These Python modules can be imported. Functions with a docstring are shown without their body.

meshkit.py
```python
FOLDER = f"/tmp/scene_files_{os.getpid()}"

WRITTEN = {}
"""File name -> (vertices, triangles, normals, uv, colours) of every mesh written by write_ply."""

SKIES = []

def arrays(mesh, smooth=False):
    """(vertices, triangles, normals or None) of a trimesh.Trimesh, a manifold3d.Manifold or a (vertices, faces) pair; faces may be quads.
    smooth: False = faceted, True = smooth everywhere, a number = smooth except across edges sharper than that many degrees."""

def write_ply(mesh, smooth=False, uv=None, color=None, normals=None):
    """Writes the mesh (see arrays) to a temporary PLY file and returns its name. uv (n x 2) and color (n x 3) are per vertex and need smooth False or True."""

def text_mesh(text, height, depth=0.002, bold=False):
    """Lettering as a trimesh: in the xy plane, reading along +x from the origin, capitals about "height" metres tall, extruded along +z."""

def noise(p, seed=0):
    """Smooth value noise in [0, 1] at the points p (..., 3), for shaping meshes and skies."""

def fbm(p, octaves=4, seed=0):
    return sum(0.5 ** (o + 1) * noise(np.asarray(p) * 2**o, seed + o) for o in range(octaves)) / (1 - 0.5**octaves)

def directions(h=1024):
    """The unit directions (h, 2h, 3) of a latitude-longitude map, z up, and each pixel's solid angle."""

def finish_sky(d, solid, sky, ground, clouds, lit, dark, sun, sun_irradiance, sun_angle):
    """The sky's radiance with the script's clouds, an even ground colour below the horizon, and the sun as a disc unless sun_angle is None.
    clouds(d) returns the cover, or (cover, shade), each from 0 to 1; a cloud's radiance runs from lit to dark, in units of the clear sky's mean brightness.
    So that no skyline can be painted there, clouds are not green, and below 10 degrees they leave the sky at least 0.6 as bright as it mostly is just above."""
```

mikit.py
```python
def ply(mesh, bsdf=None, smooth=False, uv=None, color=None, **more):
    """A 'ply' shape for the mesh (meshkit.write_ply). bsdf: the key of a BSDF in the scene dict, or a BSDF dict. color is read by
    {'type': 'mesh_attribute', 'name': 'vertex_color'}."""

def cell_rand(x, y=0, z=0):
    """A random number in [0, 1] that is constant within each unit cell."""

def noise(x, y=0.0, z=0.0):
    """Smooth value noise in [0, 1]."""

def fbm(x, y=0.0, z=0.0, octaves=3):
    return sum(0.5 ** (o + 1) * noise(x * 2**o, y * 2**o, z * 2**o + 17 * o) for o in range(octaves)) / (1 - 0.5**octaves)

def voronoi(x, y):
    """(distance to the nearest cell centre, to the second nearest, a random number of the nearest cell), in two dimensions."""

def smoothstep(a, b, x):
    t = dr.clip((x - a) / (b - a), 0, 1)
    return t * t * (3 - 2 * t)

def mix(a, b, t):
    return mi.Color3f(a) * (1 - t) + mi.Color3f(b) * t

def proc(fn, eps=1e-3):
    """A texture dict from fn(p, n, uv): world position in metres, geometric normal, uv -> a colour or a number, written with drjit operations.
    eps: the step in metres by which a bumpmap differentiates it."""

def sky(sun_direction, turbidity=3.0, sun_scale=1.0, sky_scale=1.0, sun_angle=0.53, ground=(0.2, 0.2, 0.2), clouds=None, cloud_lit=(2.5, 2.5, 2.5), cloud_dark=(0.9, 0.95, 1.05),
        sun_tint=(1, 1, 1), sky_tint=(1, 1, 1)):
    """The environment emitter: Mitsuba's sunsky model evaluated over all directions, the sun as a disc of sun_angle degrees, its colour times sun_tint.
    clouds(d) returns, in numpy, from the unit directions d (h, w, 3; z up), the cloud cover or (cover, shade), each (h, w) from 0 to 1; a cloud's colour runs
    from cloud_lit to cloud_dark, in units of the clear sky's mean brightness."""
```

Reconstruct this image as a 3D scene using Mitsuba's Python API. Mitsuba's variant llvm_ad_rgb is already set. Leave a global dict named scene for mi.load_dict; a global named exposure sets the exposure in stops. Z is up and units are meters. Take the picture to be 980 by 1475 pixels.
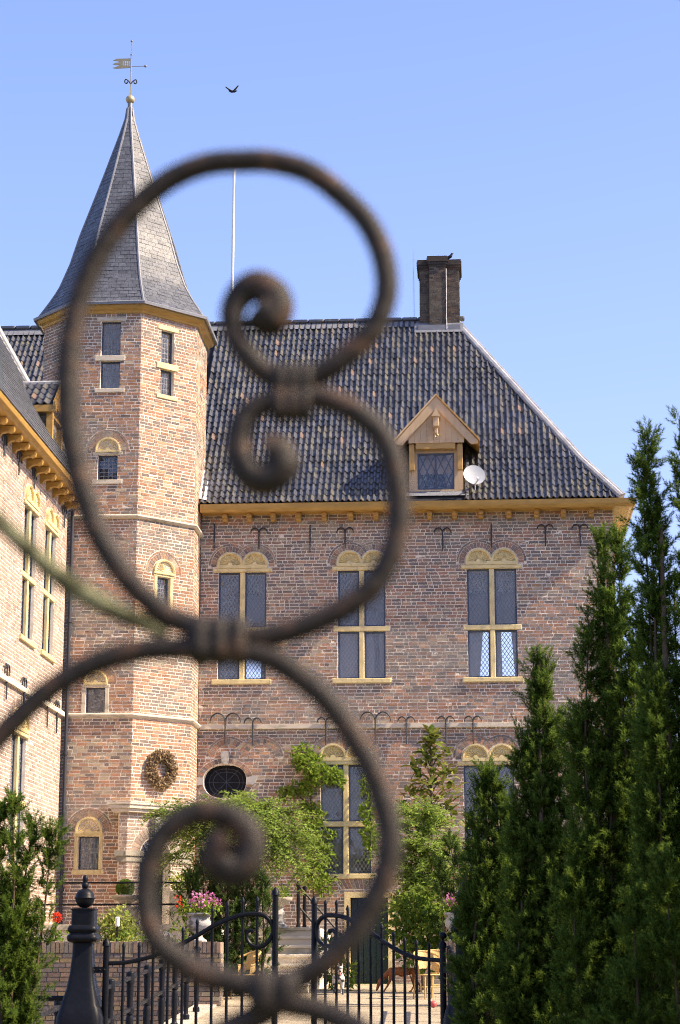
import math
import numpy as np, trimesh, shapely, mitsuba as mi, drjit as dr, mikit, meshkit
import manifold3d as m3
from shapely.geometry import Polygon, Point, LineString, box as sbox
from shapely import affinity
from mikit import noise, fbm, cell_rand, smoothstep, mix, voronoi

T = mi.ScalarTransform4f
rng = np.random.default_rng(11)
scene, labels = {'type': 'scene'}, {}

# ------------------------------------------------------------------ camera, sky, sun, exposure
exposure = 2.85
YAW, PITCH = math.radians(3.9), math.atan(662.5 / 2900)
EYE = np.array([0, -47.0, 0.27])
FWD = np.array([-math.sin(YAW) * math.cos(PITCH), math.cos(YAW) * math.cos(PITCH), math.sin(PITCH)])
scene['camera'] = {'type': 'thinlens', 'fov': 2 * math.degrees(math.atan(490 / 2900)), 'fov_axis': 'x', 'near_clip': 0.1, 'far_clip': 6000.0,
                   'aperture_radius': 0.0047, 'focus_distance': 46.0,
                   'to_world': T().look_at(origin=EYE.tolist(), target=(EYE + FWD).tolist(), up=[0, 0, 1])}
SUN = (3.0, -0.5, 2.8)
scene['sky'] = mikit.sky(SUN, turbidity=3.8, sky_scale=1.0, sky_tint=(1.14, .985, 1.15))

# ------------------------------------------------------------------ helpers
def num(base):
    if base not in TAKEN:
        TAKEN[base] = 0
        return base
    TAKEN[base] += 1
    return f'{base}_{TAKEN[base]:03d}'
TAKEN = {}

def add(base, mesh, mat, smooth=False, uv=None, **more):
    key = num(base)
    if isinstance(mesh, list):
        mesh = cat(mesh)
    scene[key] = mikit.ply(mesh, mat, smooth=smooth, uv=uv, **more)
    return key

def thing(base, label, category, group=None):
    key = num(base)
    labels[key] = {'label': label, 'category': category}
    if group:
        labels[key]['group'] = group
    return key

def tag(key, label, category, group=None, kind=None):
    labels[key] = {'label': label, 'category': category}
    if group: labels[key]['group'] = group
    if kind: labels[key]['kind'] = kind
    return key

def stuff(key):
    labels.setdefault(key, {})['kind'] = 'stuff'

def structure(base, mesh, mat, smooth=False):
    key = add(base, mesh, mat, smooth)
    labels[key] = {'kind': 'structure'}
    return key

def tm(v, f):
    return trimesh.Trimesh(np.asarray(v, float), np.asarray(f, int), process=False)

def cat(ms):
    ms = [m for m in ms if m is not None and len(m.faces)]
    vs, fs, o = [], [], 0
    for m in ms:
        vs.append(np.asarray(m.vertices)); fs.append(np.asarray(m.faces) + o); o += len(m.vertices)
    return tm(np.vstack(vs), np.vstack(fs))

def bx(x0, x1, y0, y1, z0, z1):
    m = trimesh.creation.box(extents=(x1 - x0, y1 - y0, z1 - z0))
    m.apply_translation(((x0 + x1) / 2, (y0 + y1) / 2, (z0 + z1) / 2))
    return m

def chamfer_box(x0, x1, y0, y1, z0, z1, c):
    pts = []
    for a in (0, 1):
        for b in (0, 1):
            for d in (0, 1):
                x, y, z = (x0, x1)[a], (y0, y1)[b], (z0, z1)[d]
                sx, sy, sz = (1 - 2 * a) * c, (1 - 2 * b) * c, (1 - 2 * d) * c
                pts += [(x + sx, y + sy, z), (x + sx, y, z + sz), (x, y + sy, z + sz)]
    return trimesh.convex.convex_hull(np.array(pts))

class Fr:
    """A wall plane: u along it, z up, n outwards."""
    def __init__(s, ox, oy, ux, uy):
        l = math.hypot(ux, uy)
        s.u = np.array([ux / l, uy / l, 0]); s.n = np.array([uy / l, -ux / l, 0]); s.o = np.array([ox, oy, 0.0])
        s.M = np.eye(4); s.M[:3, 0] = s.u; s.M[:3, 1] = (0, 0, 1); s.M[:3, 2] = s.n; s.M[:3, 3] = s.o
    def pts(s, a):
        a = np.asarray(a, float)
        return s.o + a[..., :1] * s.u + a[..., 1:2] * np.array([0, 0, 1.0]) + a[..., 2:3] * s.n
    def map(s, mesh):
        return tm(s.pts(np.asarray(mesh.vertices)), mesh.faces)
    def ex(s, poly, n0, n1):
        out = []
        for g in getattr(poly, 'geoms', [poly]):
            if g.geom_type != 'Polygon' or g.area < 1e-7: continue
            m = trimesh.creation.extrude_polygon(g, n1 - n0, engine='earcut')
            m.apply_translation((0, 0, n0))
            out.append(s.map(m))
        return cat(out)
    def box(s, u0, u1, z0, z1, n0, n1, c=0):
        return s.map(chamfer_box(u0, u1, z0, z1, n0, n1, c) if c else bx(u0, u1, z0, z1, n0, n1))

def spline(pts, k=8):
    p = np.asarray(pts, float)
    p = np.vstack([2 * p[0] - p[1], p, 2 * p[-1] - p[-2]])
    out = []
    for i in range(1, len(p) - 2):
        for t in np.arange(k) / k:
            a, b, c, d = p[i - 1], p[i], p[i + 1], p[i + 2]
            out.append(.5 * (2 * b + (c - a) * t + (2 * a - 5 * b + 4 * c - d) * t * t + (3 * b - a - 3 * c + d) * t ** 3))
    out.append(p[-2])
    return np.array(out)

def tube(points, radii, sides=8, flat=None, cap=True):
    p = np.asarray(points, float); n = len(p)
    t = np.gradient(p, axis=0); t /= np.linalg.norm(t, axis=1, keepdims=True) + 1e-12
    a = np.cross(t[0], [0, 0, 1.0] if abs(t[0][2]) < .9 else [0, 1.0, 0]); a /= np.linalg.norm(a)
    A = np.empty_like(p)
    for i in range(n):
        a = a - t[i] * (a @ t[i]); a /= np.linalg.norm(a) + 1e-12; A[i] = a
    B = np.cross(t, A)
    ang = (np.arange(sides) + .5) * 2 * np.pi / sides
    r = np.broadcast_to(np.asarray(radii, float), (n,))
    v = p[:, None] + r[:, None, None] * (np.cos(ang)[None, :, None] * A[:, None] + np.sin(ang)[None, :, None] * B[:, None])
    i, j = np.meshgrid(np.arange(n - 1), np.arange(sides), indexing='ij')
    a0, b0 = i * sides + j, i * sides + (j + 1) % sides
    f = np.concatenate([np.stack([a0, b0 + sides, b0], -1).reshape(-1, 3), np.stack([a0, a0 + sides, b0 + sides], -1).reshape(-1, 3)])
    v = v.reshape(-1, 3)
    if cap:
        c0, c1 = len(v), len(v) + 1
        v = np.vstack([v, p[:1], p[-1:]])
        k = np.arange(sides)
        f = np.vstack([f, np.stack([np.full(sides, c0), k, (k + 1) % sides], -1), np.stack([np.full(sides, c1), (n - 1) * sides + (k + 1) % sides, (n - 1) * sides + k], -1)])
    return tm(v, f[:, ::-1] if False else f)

def lathe(profile, sides=24, square=None):
    """profile [(r, z)] from bottom to top; square: exponent of a superellipse section."""
    p = np.asarray(profile, float)
    ang = (np.arange(sides) + .5) * 2 * np.pi / sides
    c, s = np.cos(ang), np.sin(ang)
    if square:
        k = (np.abs(c) ** square + np.abs(s) ** square) ** (-1 / square)
        c, s = c * k, s * k
    v = np.stack([p[:, :1] * c, p[:, :1] * s, np.broadcast_to(p[:, 1:], (len(p), sides))], -1).reshape(-1, 3)
    n = len(p)
    i, j = np.meshgrid(np.arange(n - 1), np.arange(sides), indexing='ij')
    a, b = i * sides + j, i * sides + (j + 1) % sides
    f = np.concatenate([np.stack([a, b, b + sides], -1).reshape(-1, 3), np.stack([a, b + sides, a + sides], -1).reshape(-1, 3)])
    v = np.vstack([v, [[0, 0, p[0, 1]], [0, 0, p[-1, 1]]]])
    k = np.arange(sides); c0 = len(v) - 2
    f = np.vstack([f, np.stack([np.full(sides, c0), (k + 1) % sides, k], -1), np.stack([np.full(sides, c0 + 1), (n - 1) * sides + k, (n - 1) * sides + (k + 1) % sides], -1)])
    return tm(v, f)

def moved(m, d=(0, 0, 0), rz=0, s=1):
    m = m.copy()
    if s != 1: m.apply_scale(s)
    if rz: m.apply_transform(trimesh.transformations.rotation_matrix(rz, (0, 0, 1)))
    m.apply_translation(d)
    return m

def ball(c, r, sub=2, sc=(1, 1, 1)):
    m = trimesh.creation.icosphere(subdivisions=sub, radius=r)
    m.apply_scale(sc); m.apply_translation(c)
    return m

def rod(a, b, r, sides=8):
    return tube(np.array([a, b], float), r, sides)

# ------------------------------------------------------------------ materials
def P(name, color, rough=.6, spec=.5, two=True, **more):
    b = {'type': 'principled', 'base_color': mikit.proc(color) if callable(color) else {'type': 'rgb', 'value': list(color)}, 'roughness': rough, 'specular': spec, **more}
    scene[name] = {'type': 'twosided', 'bsdf': b} if two else b
    return name

def bumped(name, color, fn, scale, rough=.6, spec=.5, **more):
    b = {'type': 'principled', 'base_color': mikit.proc(color) if callable(color) else {'type': 'rgb', 'value': list(color)}, 'roughness': rough, 'specular': spec, **more}
    scene[name] = {'type': 'twosided', 'bsdf': {'type': 'bumpmap', 'arbitrary': mikit.proc(fn, eps=4e-3), 'scale': scale, 'bsdf': b}}
    return name

def leafmat(name, fn, trans=.7, rough=.45):
    scene[name] = {'type': 'principledthin', 'base_color': mikit.proc(fn), 'roughness': rough, 'diff_trans': trans, 'spec_trans': 0.0, 'eta': 1.4}
    return name

def brick_fn(cols, cum, dirt=(.2, .19, .17), amount=.6):
    def fn(p, n, uv):
        c = mi.Color3f(cols[0])
        pick = uv.x + .9 * (fbm(p.x * .45 + 3, p.y * .45, p.z * .6) - .5)
        for t, k in zip(cum, cols[1:]):
            c = dr.select(pick > t, mi.Color3f(k), c)
        c = c * (.80 + .34 * uv.y) * (.82 + .36 * noise(p.x * 22, p.y * 22, p.z * 40))
        s = smoothstep(.5, .72, fbm(p.x * .55, p.y * .55, p.z * .8)) * amount * (.4 + .9 * noise(p.x * 9, p.y * 9, p.z * 14))
        return mix(c, mi.Color3f(dirt) * (.7 + .6 * noise(p.x * 30, p.y * 30, p.z * 30)), dr.minimum(s, .8))
    return fn

P('mat_brick_main', brick_fn([(.33, .192, .132), (.265, .185, .142), (.19, .16, .143), (.39, .245, .155), (.33, .27, .20)], [.28, .54, .80, .9]), .85, .2)
P('mat_brick_tower', brick_fn([(.36, .20, .125), (.30, .195, .138), (.20, .16, .135), (.43, .265, .155), (.37, .30, .21)], [.34, .60, .78, .9], amount=.7), .85, .2)
P('mat_brick_side', brick_fn([(.34, .24, .185), (.31, .228, .18), (.37, .28, .22), (.28, .215, .18), (.35, .295, .235)], [.30, .56, .78, .9], (.34, .28, .23), .5), .85, .2)
P('mat_brick_low', brick_fn([(.23, .16, .115), (.19, .145, .12), (.16, .135, .125), (.27, .205, .12), (.30, .25, .17)], [.28, .52, .74, .88], (.16, .16, .11), .8), .9, .2)
P('mat_brick_chimney', brick_fn([(.085, .06, .048), (.07, .055, .048), (.06, .052, .048), (.10, .07, .055), (.11, .09, .07)], [.3, .55, .8, .92], (.11, .105, .085), .7), .9, .2)
P('mat_mortar', lambda p, n, uv: mi.Color3f(.72, .655, .56) * (.66 + .55 * fbm(p.x * 5, p.y * 5, p.z * 6)), .95, .1)
P('mat_mortar_dark', lambda p, n, uv: mi.Color3f(.21, .19, .155) * (.6 + .7 * fbm(p.x * 5, p.y * 5, p.z * 6)), .95, .1)
P('mat_stone_yellow', lambda p, n, uv: mix(mi.Color3f(.68, .56, .28) * (.74 + .42 * fbm(p.x * 7, p.y * 7, p.z * 5)), (.34, .28, .17), smoothstep(.58, .72, fbm(p.x * 14, p.y * 14, p.z * 5)) * .4), .55, .4)
P('mat_ochre', lambda p, n, uv: mi.Color3f(.43, .255, .065) * (.7 + .45 * fbm(p.x * 4, p.y * 4, p.z * 9)), .4, .5)
P('mat_tan', lambda p, n, uv: mi.Color3f(.52, .38, .235) * (.82 + .3 * fbm(p.x * 14, p.y * 3, p.z * 2)), .6, .3)
P('mat_sandstone', lambda p, n, uv: mix((.56, .50, .40), (.30, .28, .22), smoothstep(.5, .75, fbm(p.x * 3, p.y * 3, p.z * 9)) * (.4 + .6 * noise(p.x * 25, p.y * 25, p.z * 25))), .85, .2)
P('mat_stone_step', lambda p, n, uv: mix((.60, .54, .43), (.26, .25, .19), smoothstep(.5, .78, fbm(p.x * 2.2, p.y * 4, p.z * 6)) * .8), .85, .2)
P('mat_iron_black', lambda p, n, uv: mi.Color3f(.007, .008, .011) * (.8 + .5 * noise(p.x * 40, p.y * 40, p.z * 40)), .45, .18)
P('mat_iron_anchor', (.03, .032, .04), .6, .4)
bumped('mat_iron_rust', lambda p, n, uv: mix((.022, .0175, .0145), (.08, .045, .028), smoothstep(.5, .75, fbm(p.x * 60, p.y * 60, p.z * 60))), lambda p, n, uv: fbm(p.x * 150, p.y * 150, p.z * 150), .002, .7, .4)
P('mat_iron_lichen', lambda p, n, uv: mix((.07, .07, .035), (.20, .20, .11), smoothstep(.4, .65, fbm(p.x * 70, p.y * 70, p.z * 70))), .85, .2)
P('mat_slate', lambda p, n, uv: mi.Color3f(.085, .092, .106) * (.82 + .36 * uv.x) * (.75 + .5 * noise(p.x * 20, p.y * 20, p.z * 20)), .45, .35)
P('mat_lead', lambda p, n, uv: mi.Color3f(.17, .18, .20) * (.8 + .4 * fbm(p.x * 8, p.y * 8, p.z * 8)), .5, .5)
P('mat_lead_pale', lambda p, n, uv: mi.Color3f(.36, .36, .36) * (.6 + .7 * fbm(p.x * 6, p.y * 6, p.z * 6)), .42, .6)
def tile_fn(p, n, uv):
    c = mi.Color3f(.048, .051, .060) * (.5 + .9 * uv.y)
    c = dr.select(uv.x > .975, mi.Color3f(.16, .11, .08), c)
    c = dr.select((uv.x > .84) & (uv.x <= .975), mi.Color3f(.085, .080, .068), c)
    li = smoothstep(.54, .68, fbm(p.x * 9, p.y * 9, p.z * 9)) * smoothstep(.44, .66, fbm(p.x * .9, p.y * .9, p.z * .9))
    return mix(c, (.16, .15, .08), li * .5)
P('mat_tile', tile_fn, .3, 1.0)
P('mat_tile_under', (.03, .03, .035), .9, .1)
P('mat_casement', (.045, .055, .085), .35, .5)
P('mat_leading', (.24, .25, .27), .5, .4)
scene['mat_glass'] = {'type': 'thindielectric', 'int_ior': 1.55}
P('mat_inside', (.45, .42, .37), .95, .1)
P('mat_curtain', (.35, .34, .33), .9, .1)
P('mat_door_green', lambda p, n, uv: mi.Color3f(.008, .024, .021) * (.8 + .4 * noise(p.x * 9, p.y * 9, p.z * 9)), .3, .5)
P('mat_white', (.75, .75, .73), .4, .5)
P('mat_dish', (.36, .38, .40), .35, .5)
P('mat_gold', (.42, .34, .18), .45, .5, metallic=.4)
P('mat_vane', (.22, .20, .13), .5, .5, metallic=.4)
P('mat_bird', (.012, .012, .016), .6, .3)
P('mat_wreath', lambda p, n, uv: mix((.20, .125, .06), (.42, .33, .20), uv.x), .8, .2)
P('mat_bark', lambda p, n, uv: mi.Color3f(.11, .08, .055) * (.6 + .8 * fbm(p.x * 20, p.y * 20, p.z * 8)), .9, .1)
def paving_fn(p, n, uv):
    r = dr.floor(p.y * 10)
    h = cell_rand(r, dr.floor(p.x * 5 + .5 * (r - 2 * dr.floor(r / 2))))
    c = mi.Color3f(.255, .215, .15) * (.78 + .35 * h) * (.8 + .4 * fbm(p.x * 1.3, p.y * 1.3))
    return mix(c, (.22, .19, .14), smoothstep(.62, .78, fbm(p.x * 2.6, p.y * 1.1, 3)) * .6)
P('mat_paving', paving_fn, .9, .2)
P('mat_kerb', lambda p, n, uv: mi.Color3f(.32, .295, .24) * (.7 + .5 * fbm(p.x * 3, p.y * 3, p.z * 3)), .85, .2)
P('mat_ground', lambda p, n, uv: mix((.10, .115, .04), (.19, .15, .09), smoothstep(.4, .65, fbm(p.x * .6, p.y * .6))) * (.7 + .6 * noise(p.x * 8, p.y * 8)), .95, .1)
bumped('mat_water', (.015, .02, .016), lambda p, n, uv: fbm(p.x * 2.5, p.y * 1.5), .03, .06, .6)
P('mat_rattan', lambda p, n, uv: mi.Color3f(.50, .34, .12) * (.7 + .55 * noise(p.x * 60, p.y * 60, p.z * 60)), .5, .4)
P('mat_urn', lambda p, n, uv: mix((.40, .385, .36), (.16, .155, .13), smoothstep(.45, .7, fbm(p.x * 9, p.y * 9, p.z * 9))), .9, .2)
P('mat_dog_red', lambda p, n, uv: mi.Color3f(.30, .105, .035) * (.75 + .45 * noise(p.x * 40, p.y * 40, p.z * 40)), .6, .3)
P('mat_dog_grey', lambda p, n, uv: mix((.62, .60, .57), (.06, .065, .075), smoothstep(.5, .58, fbm(p.x * 11, p.y * 11, p.z * 11))), .7, .2)
P('mat_dog_dark', (.02, .018, .017), .4, .5)
P('mat_tongue', (.5, .09, .09), .4, .5)
P('mat_ball_red', (.55, .10, .09), .4, .5)
P('mat_pot_plastic', (.02, .02, .02), .5, .4)

def two_tone(a, b):
    a, b = mi.ScalarColor3f(a), mi.ScalarColor3f(b)
    return lambda p, n, uv: mix(a, b, uv.x) * (.75 + .5 * uv.y)
leafmat('leaf_yew', two_tone((.075, .13, .026), (.17, .24, .04)), .95, .4)
leafmat('leaf_conifer', two_tone((.05, .09, .025), (.10, .15, .035)), .6, .4)
leafmat('leaf_light', two_tone((.16, .26, .045), (.37, .47, .11)), .9, .5)
leafmat('leaf_wisteria', two_tone((.13, .22, .03), (.28, .37, .06)), .9, .45)
leafmat('leaf_magnolia', two_tone((.11, .18, .035), (.34, .34, .08)), .5, .2)
leafmat('leaf_shrub', two_tone((.08, .16, .03), (.22, .29, .05)), .9, .4)
leafmat('leaf_variegated', two_tone((.16, .25, .04), (.46, .48, .14)), .8, .45)
leafmat('leaf_box', two_tone((.10, .19, .03), (.20, .30, .05)), .7, .45)
leafmat('petal_pink', two_tone((.55, .14, .36), (.72, .36, .56)), .6, .6)
leafmat('petal_red', two_tone((.62, .05, .03), (.7, .12, .06)), .5, .6)
leafmat('petal_white', two_tone((.7, .65, .72), (.8, .78, .8)), .6, .6)

# ------------------------------------------------------------------ bricks, tiles and leaves
BQ = np.array([[0, 0, 1], [1, 0, 1], [1, 1, 1], [0, 1, 1], [0, 0, 0], [1, 0, 0], [1, 1, 0], [0, 1, 0]], float)
BF = np.array([[0, 1, 2], [0, 2, 3], [4, 0, 3], [4, 3, 7], [1, 5, 6], [1, 6, 2], [3, 2, 6], [3, 6, 7], [4, 5, 1], [4, 1, 0]])

class Bricks:
    """Gathers the bricks of one thing: the nearest 300 become parts, the rest one part."""
    def __init__(s, holder, mat):
        s.h, s.mat, s.rects, s.extra = holder, mat, [], []
    def wall(s, fr, region, z0=None, ch=.08, joint=.0185, L=.215, proud=.005, depth=.02, seed=0, keep=None):
        r = np.random.default_rng(seed + 5)
        a, b, c, d = region.bounds
        rows, z = [], b if z0 is None else z0
        while z < d:
            u = a - r.uniform(0, L)
            while u < c:
                l = (L if r.random() < .62 else L * .5 - joint / 2) * r.uniform(.93, 1.05)
                rows.append((u + joint / 2, z + joint / 2 + r.normal(0, .0015), u + l + joint / 2, z + ch - joint / 2 + r.normal(0, .0015)))
                u += l + joint
            z += ch
        q = np.array(rows)
        boxes = shapely.box(q[:, 0], q[:, 1], q[:, 2], q[:, 3])
        inn = region.buffer(-.003)
        shapely.prepare(inn)
        full = shapely.contains(inn, boxes)
        part = shapely.intersects(inn, boxes) & ~full
        n1 = np.maximum(proud + r.normal(0, .0022, len(q)), .0018)
        for i in np.nonzero(full)[0]:
            s.rects.append((fr, q[i, 0], q[i, 1], q[i, 2], q[i, 3], -depth, n1[i]))
        cut = shapely.intersection(boxes[part], inn)
        for g, nn in zip(cut, n1[part]):
            for k in getattr(g, 'geoms', [g]):
                if k.geom_type == 'Polygon' and k.area > 4e-4:
                    s.extra.append(fr.ex(k, -depth, nn))
    def polys(s, fr, polys, depth=.02, proud=.011):
        for k in polys:
            if k.geom_type == 'Polygon' and k.area > 2e-4:
                s.extra.append(fr.ex(k, -depth, proud + rng.normal(0, .002)))
    def flush(s, want=300, ok=lambda c: True):
        R = s.rects
        C = np.array([fr.o + fr.u * (a + c) / 2 + np.array([0, 0, (b + d) / 2]) for fr, a, b, c, d, _, _ in R])
        area = np.array([(c - a) * (d - b) * abs(fr.n @ (EYE - cc)) / np.linalg.norm(EYE - cc) ** 3 for (fr, a, b, c, d, _, _), cc in zip(R, C)])
        area *= np.array([1.0 if ok(c) else 1e-6 for c in C])
        pick = np.zeros(len(R), bool); pick[np.argsort(-area)[:want]] = True
        kinds = []
        for k in range(10):
            v = BQ.copy(); v[:4] += rng.normal(0, .02, (4, 3)) * (0.1, .3, .05)
            kinds.append(mikit.ply(tm(v, BF), s.mat, uv=np.tile([(k + .5) / 10, rng.random()], (8, 1))))
        V, U = [], []
        for i, (fr, a, b, c, d, n0, n1) in enumerate(R):
            if pick[i]:
                M = np.eye(4); M[0, 0], M[1, 1], M[2, 2] = c - a, d - b, n1 - n0; M[:3, 3] = (a, b, n0)
                key = num(s.h + '__brick')
                scene[key] = {**kinds[rng.integers(10)], 'to_world': T((fr.M @ M).tolist())}
            else:
                q = BQ * (c - a, d - b, n1 - n0) + (a, b, n0)
                q[:4, 2] += rng.normal(0, .0015, 4)
                V.append(fr.pts(q)); U.append(np.tile(rng.random(2), (8, 1)))
        vs, fs, us, o = [np.vstack(V)] if V else [], [], list(U), 0
        if V:
            fs.append((BF[None] + 8 * np.arange(len(V))[:, None, None]).reshape(-1, 3)); o = 8 * len(V)
        for m in s.extra:
            vs.append(np.asarray(m.vertices)); fs.append(np.asarray(m.faces) + o); o += len(m.vertices)
            us.append(np.tile(rng.random(2), (len(m.vertices), 1)))
        if vs:
            key = num(s.h + '__brickwork')
            scene[key] = mikit.ply(tm(np.vstack(vs), np.vstack(fs)), s.mat, uv=np.vstack(us)); stuff(key)

def ring_bricks(cx, cz, r0, r1, a0, a1, n, gap=.012, sx=1.0, sz=1.0):
    out, e = [], np.linspace(a0, a1, n + 1)
    for i in range(n):
        g0, g1 = gap / 2 / r0, gap / 2 / r1
        pts = [(r0, e[i] + g0), (r1, e[i] + g1), (r1, (e[i] + e[i + 1]) / 2), (r1, e[i + 1] - g1), (r0, e[i + 1] - g0), (r0, (e[i] + e[i + 1]) / 2)]
        out.append(Polygon([(cx + sx * r * math.cos(t), cz + sz * r * math.sin(t)) for r, t in pts]))
    return out

def half_disc(cx, cz, r, down=0.0, k=24):
    t = np.linspace(0, np.pi, k)
    return Polygon([(cx + r, cz - down)] * (down > 0) + [(cx + r * math.cos(a), cz + r * math.sin(a)) for a in t] + [(cx - r, cz - down)] * (down > 0))

def unit(v):
    return v / (np.linalg.norm(v, axis=-1, keepdims=True) + 1e-12)

def leaf_arrays(B, D, N, L, W, fold=.25, tone=None, fan=False):
    n = len(B)
    L, W = np.broadcast_to(L, (n,))[:, None], np.broadcast_to(W, (n,))[:, None]
    S = unit(np.cross(D, N)); N2 = np.cross(S, D)
    v = np.stack([B, B + D * L * .45 + S * W / 2 + N2 * W * fold, B + D * L, B + D * L * .45 - S * W / 2 + N2 * W * fold], 1).reshape(-1, 3)
    k = np.arange(n)[:, None] * 4
    f = np.concatenate([k + [[0, 1, 2]], k + [[0, 2, 3]]])
    tone = rng.random(n) if tone is None else tone
    uv = np.repeat(np.stack([tone, rng.random(n)], -1), 4, 0)
    return v, f, uv

def leaves(base, mat, B, D, N, L, W, fold=.25, tone=None):
    v, f, uv = leaf_arrays(B, D, N, L, W, fold, tone)
    key = add(base, tm(v, f), mat, uv=np.clip(uv, 0, 1)); stuff(key)
    return key

def rand_dirs(n):
    return unit(rng.normal(size=(n, 3)))

exec_after = []
#=SETTING
def deck_z(y):
    return np.interp(y, [-60, -30, -11, 0, 40], [-1.36, -1.17, -.32, 0, 0])

prof = [(-3000, -1.36), (-28.6, -1.36), (-28.5, -3.9), (-10.45, -3.9), (-10.4, -.30), (0, 0), (3000, 0)]
v = np.array([[x, y, z] for y, z in prof for x in (-3000, -40, 40, 3000)])
f = [q for i in range(len(prof) - 1) for j in range(3) for q in ([4 * i + j, 4 * i + j + 1, 4 * i + j + 5], [4 * i + j, 4 * i + j + 5, 4 * i + j + 4])]
structure('ground', tm(v, f), 'mat_ground')
structure('water', tm([(-200, -28.4, -3), (200, -28.4, -3), (200, -10.7, -3), (-200, -10.7, -3)], [(0, 1, 2), (0, 2, 3)]), 'mat_water')
structure('courtyard', tm([(-5.4, -11.0, -.312), (3.5, -11.0, -.312), (3.5, -.46, -.008), (-5.4, -.46, -.008)], [(0, 1, 2), (0, 2, 3)]), 'mat_paving')
def deck(xa0, xb0, xa1, xb1, top, thick):
    ys, zs = (-30.6, -11.0), (float(deck_z(-30.0)) - .03, float(deck_z(-11)))
    v = [(x, y, z + top - t) for (y, z, x0, x1) in ((ys[0], zs[0], xa0, xb0), (ys[1], zs[1], xa1, xb1)) for x in (x0, x1) for t in (0, thick)]
    return trimesh.convex.convex_hull(np.array(v))
structure('bridge_deck', deck(-4.0, -.1, -4.62, -.58, 0, .45), 'mat_paving')
structure('kerb', [deck(-4.32, -4.0, -5.0, -4.62, .035, .5), deck(-.1, .2, -.58, -.2, .035, .5)], 'mat_kerb')
add(tag('drain_channel', 'narrow dark drain slot crossing the courtyard paving behind the gate', 'drain') and 'drain_channel',
    [bx(-4.9, -.7, -7.56, -7.50, float(deck_z(-7.5)) - .1, float(deck_z(-7.5)) + .004), bx(-4.9, -.7, -7.74, -7.72, float(deck_z(-7.7)) - .1, float(deck_z(-7.7)) + .004)], 'mat_iron_anchor')

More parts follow.
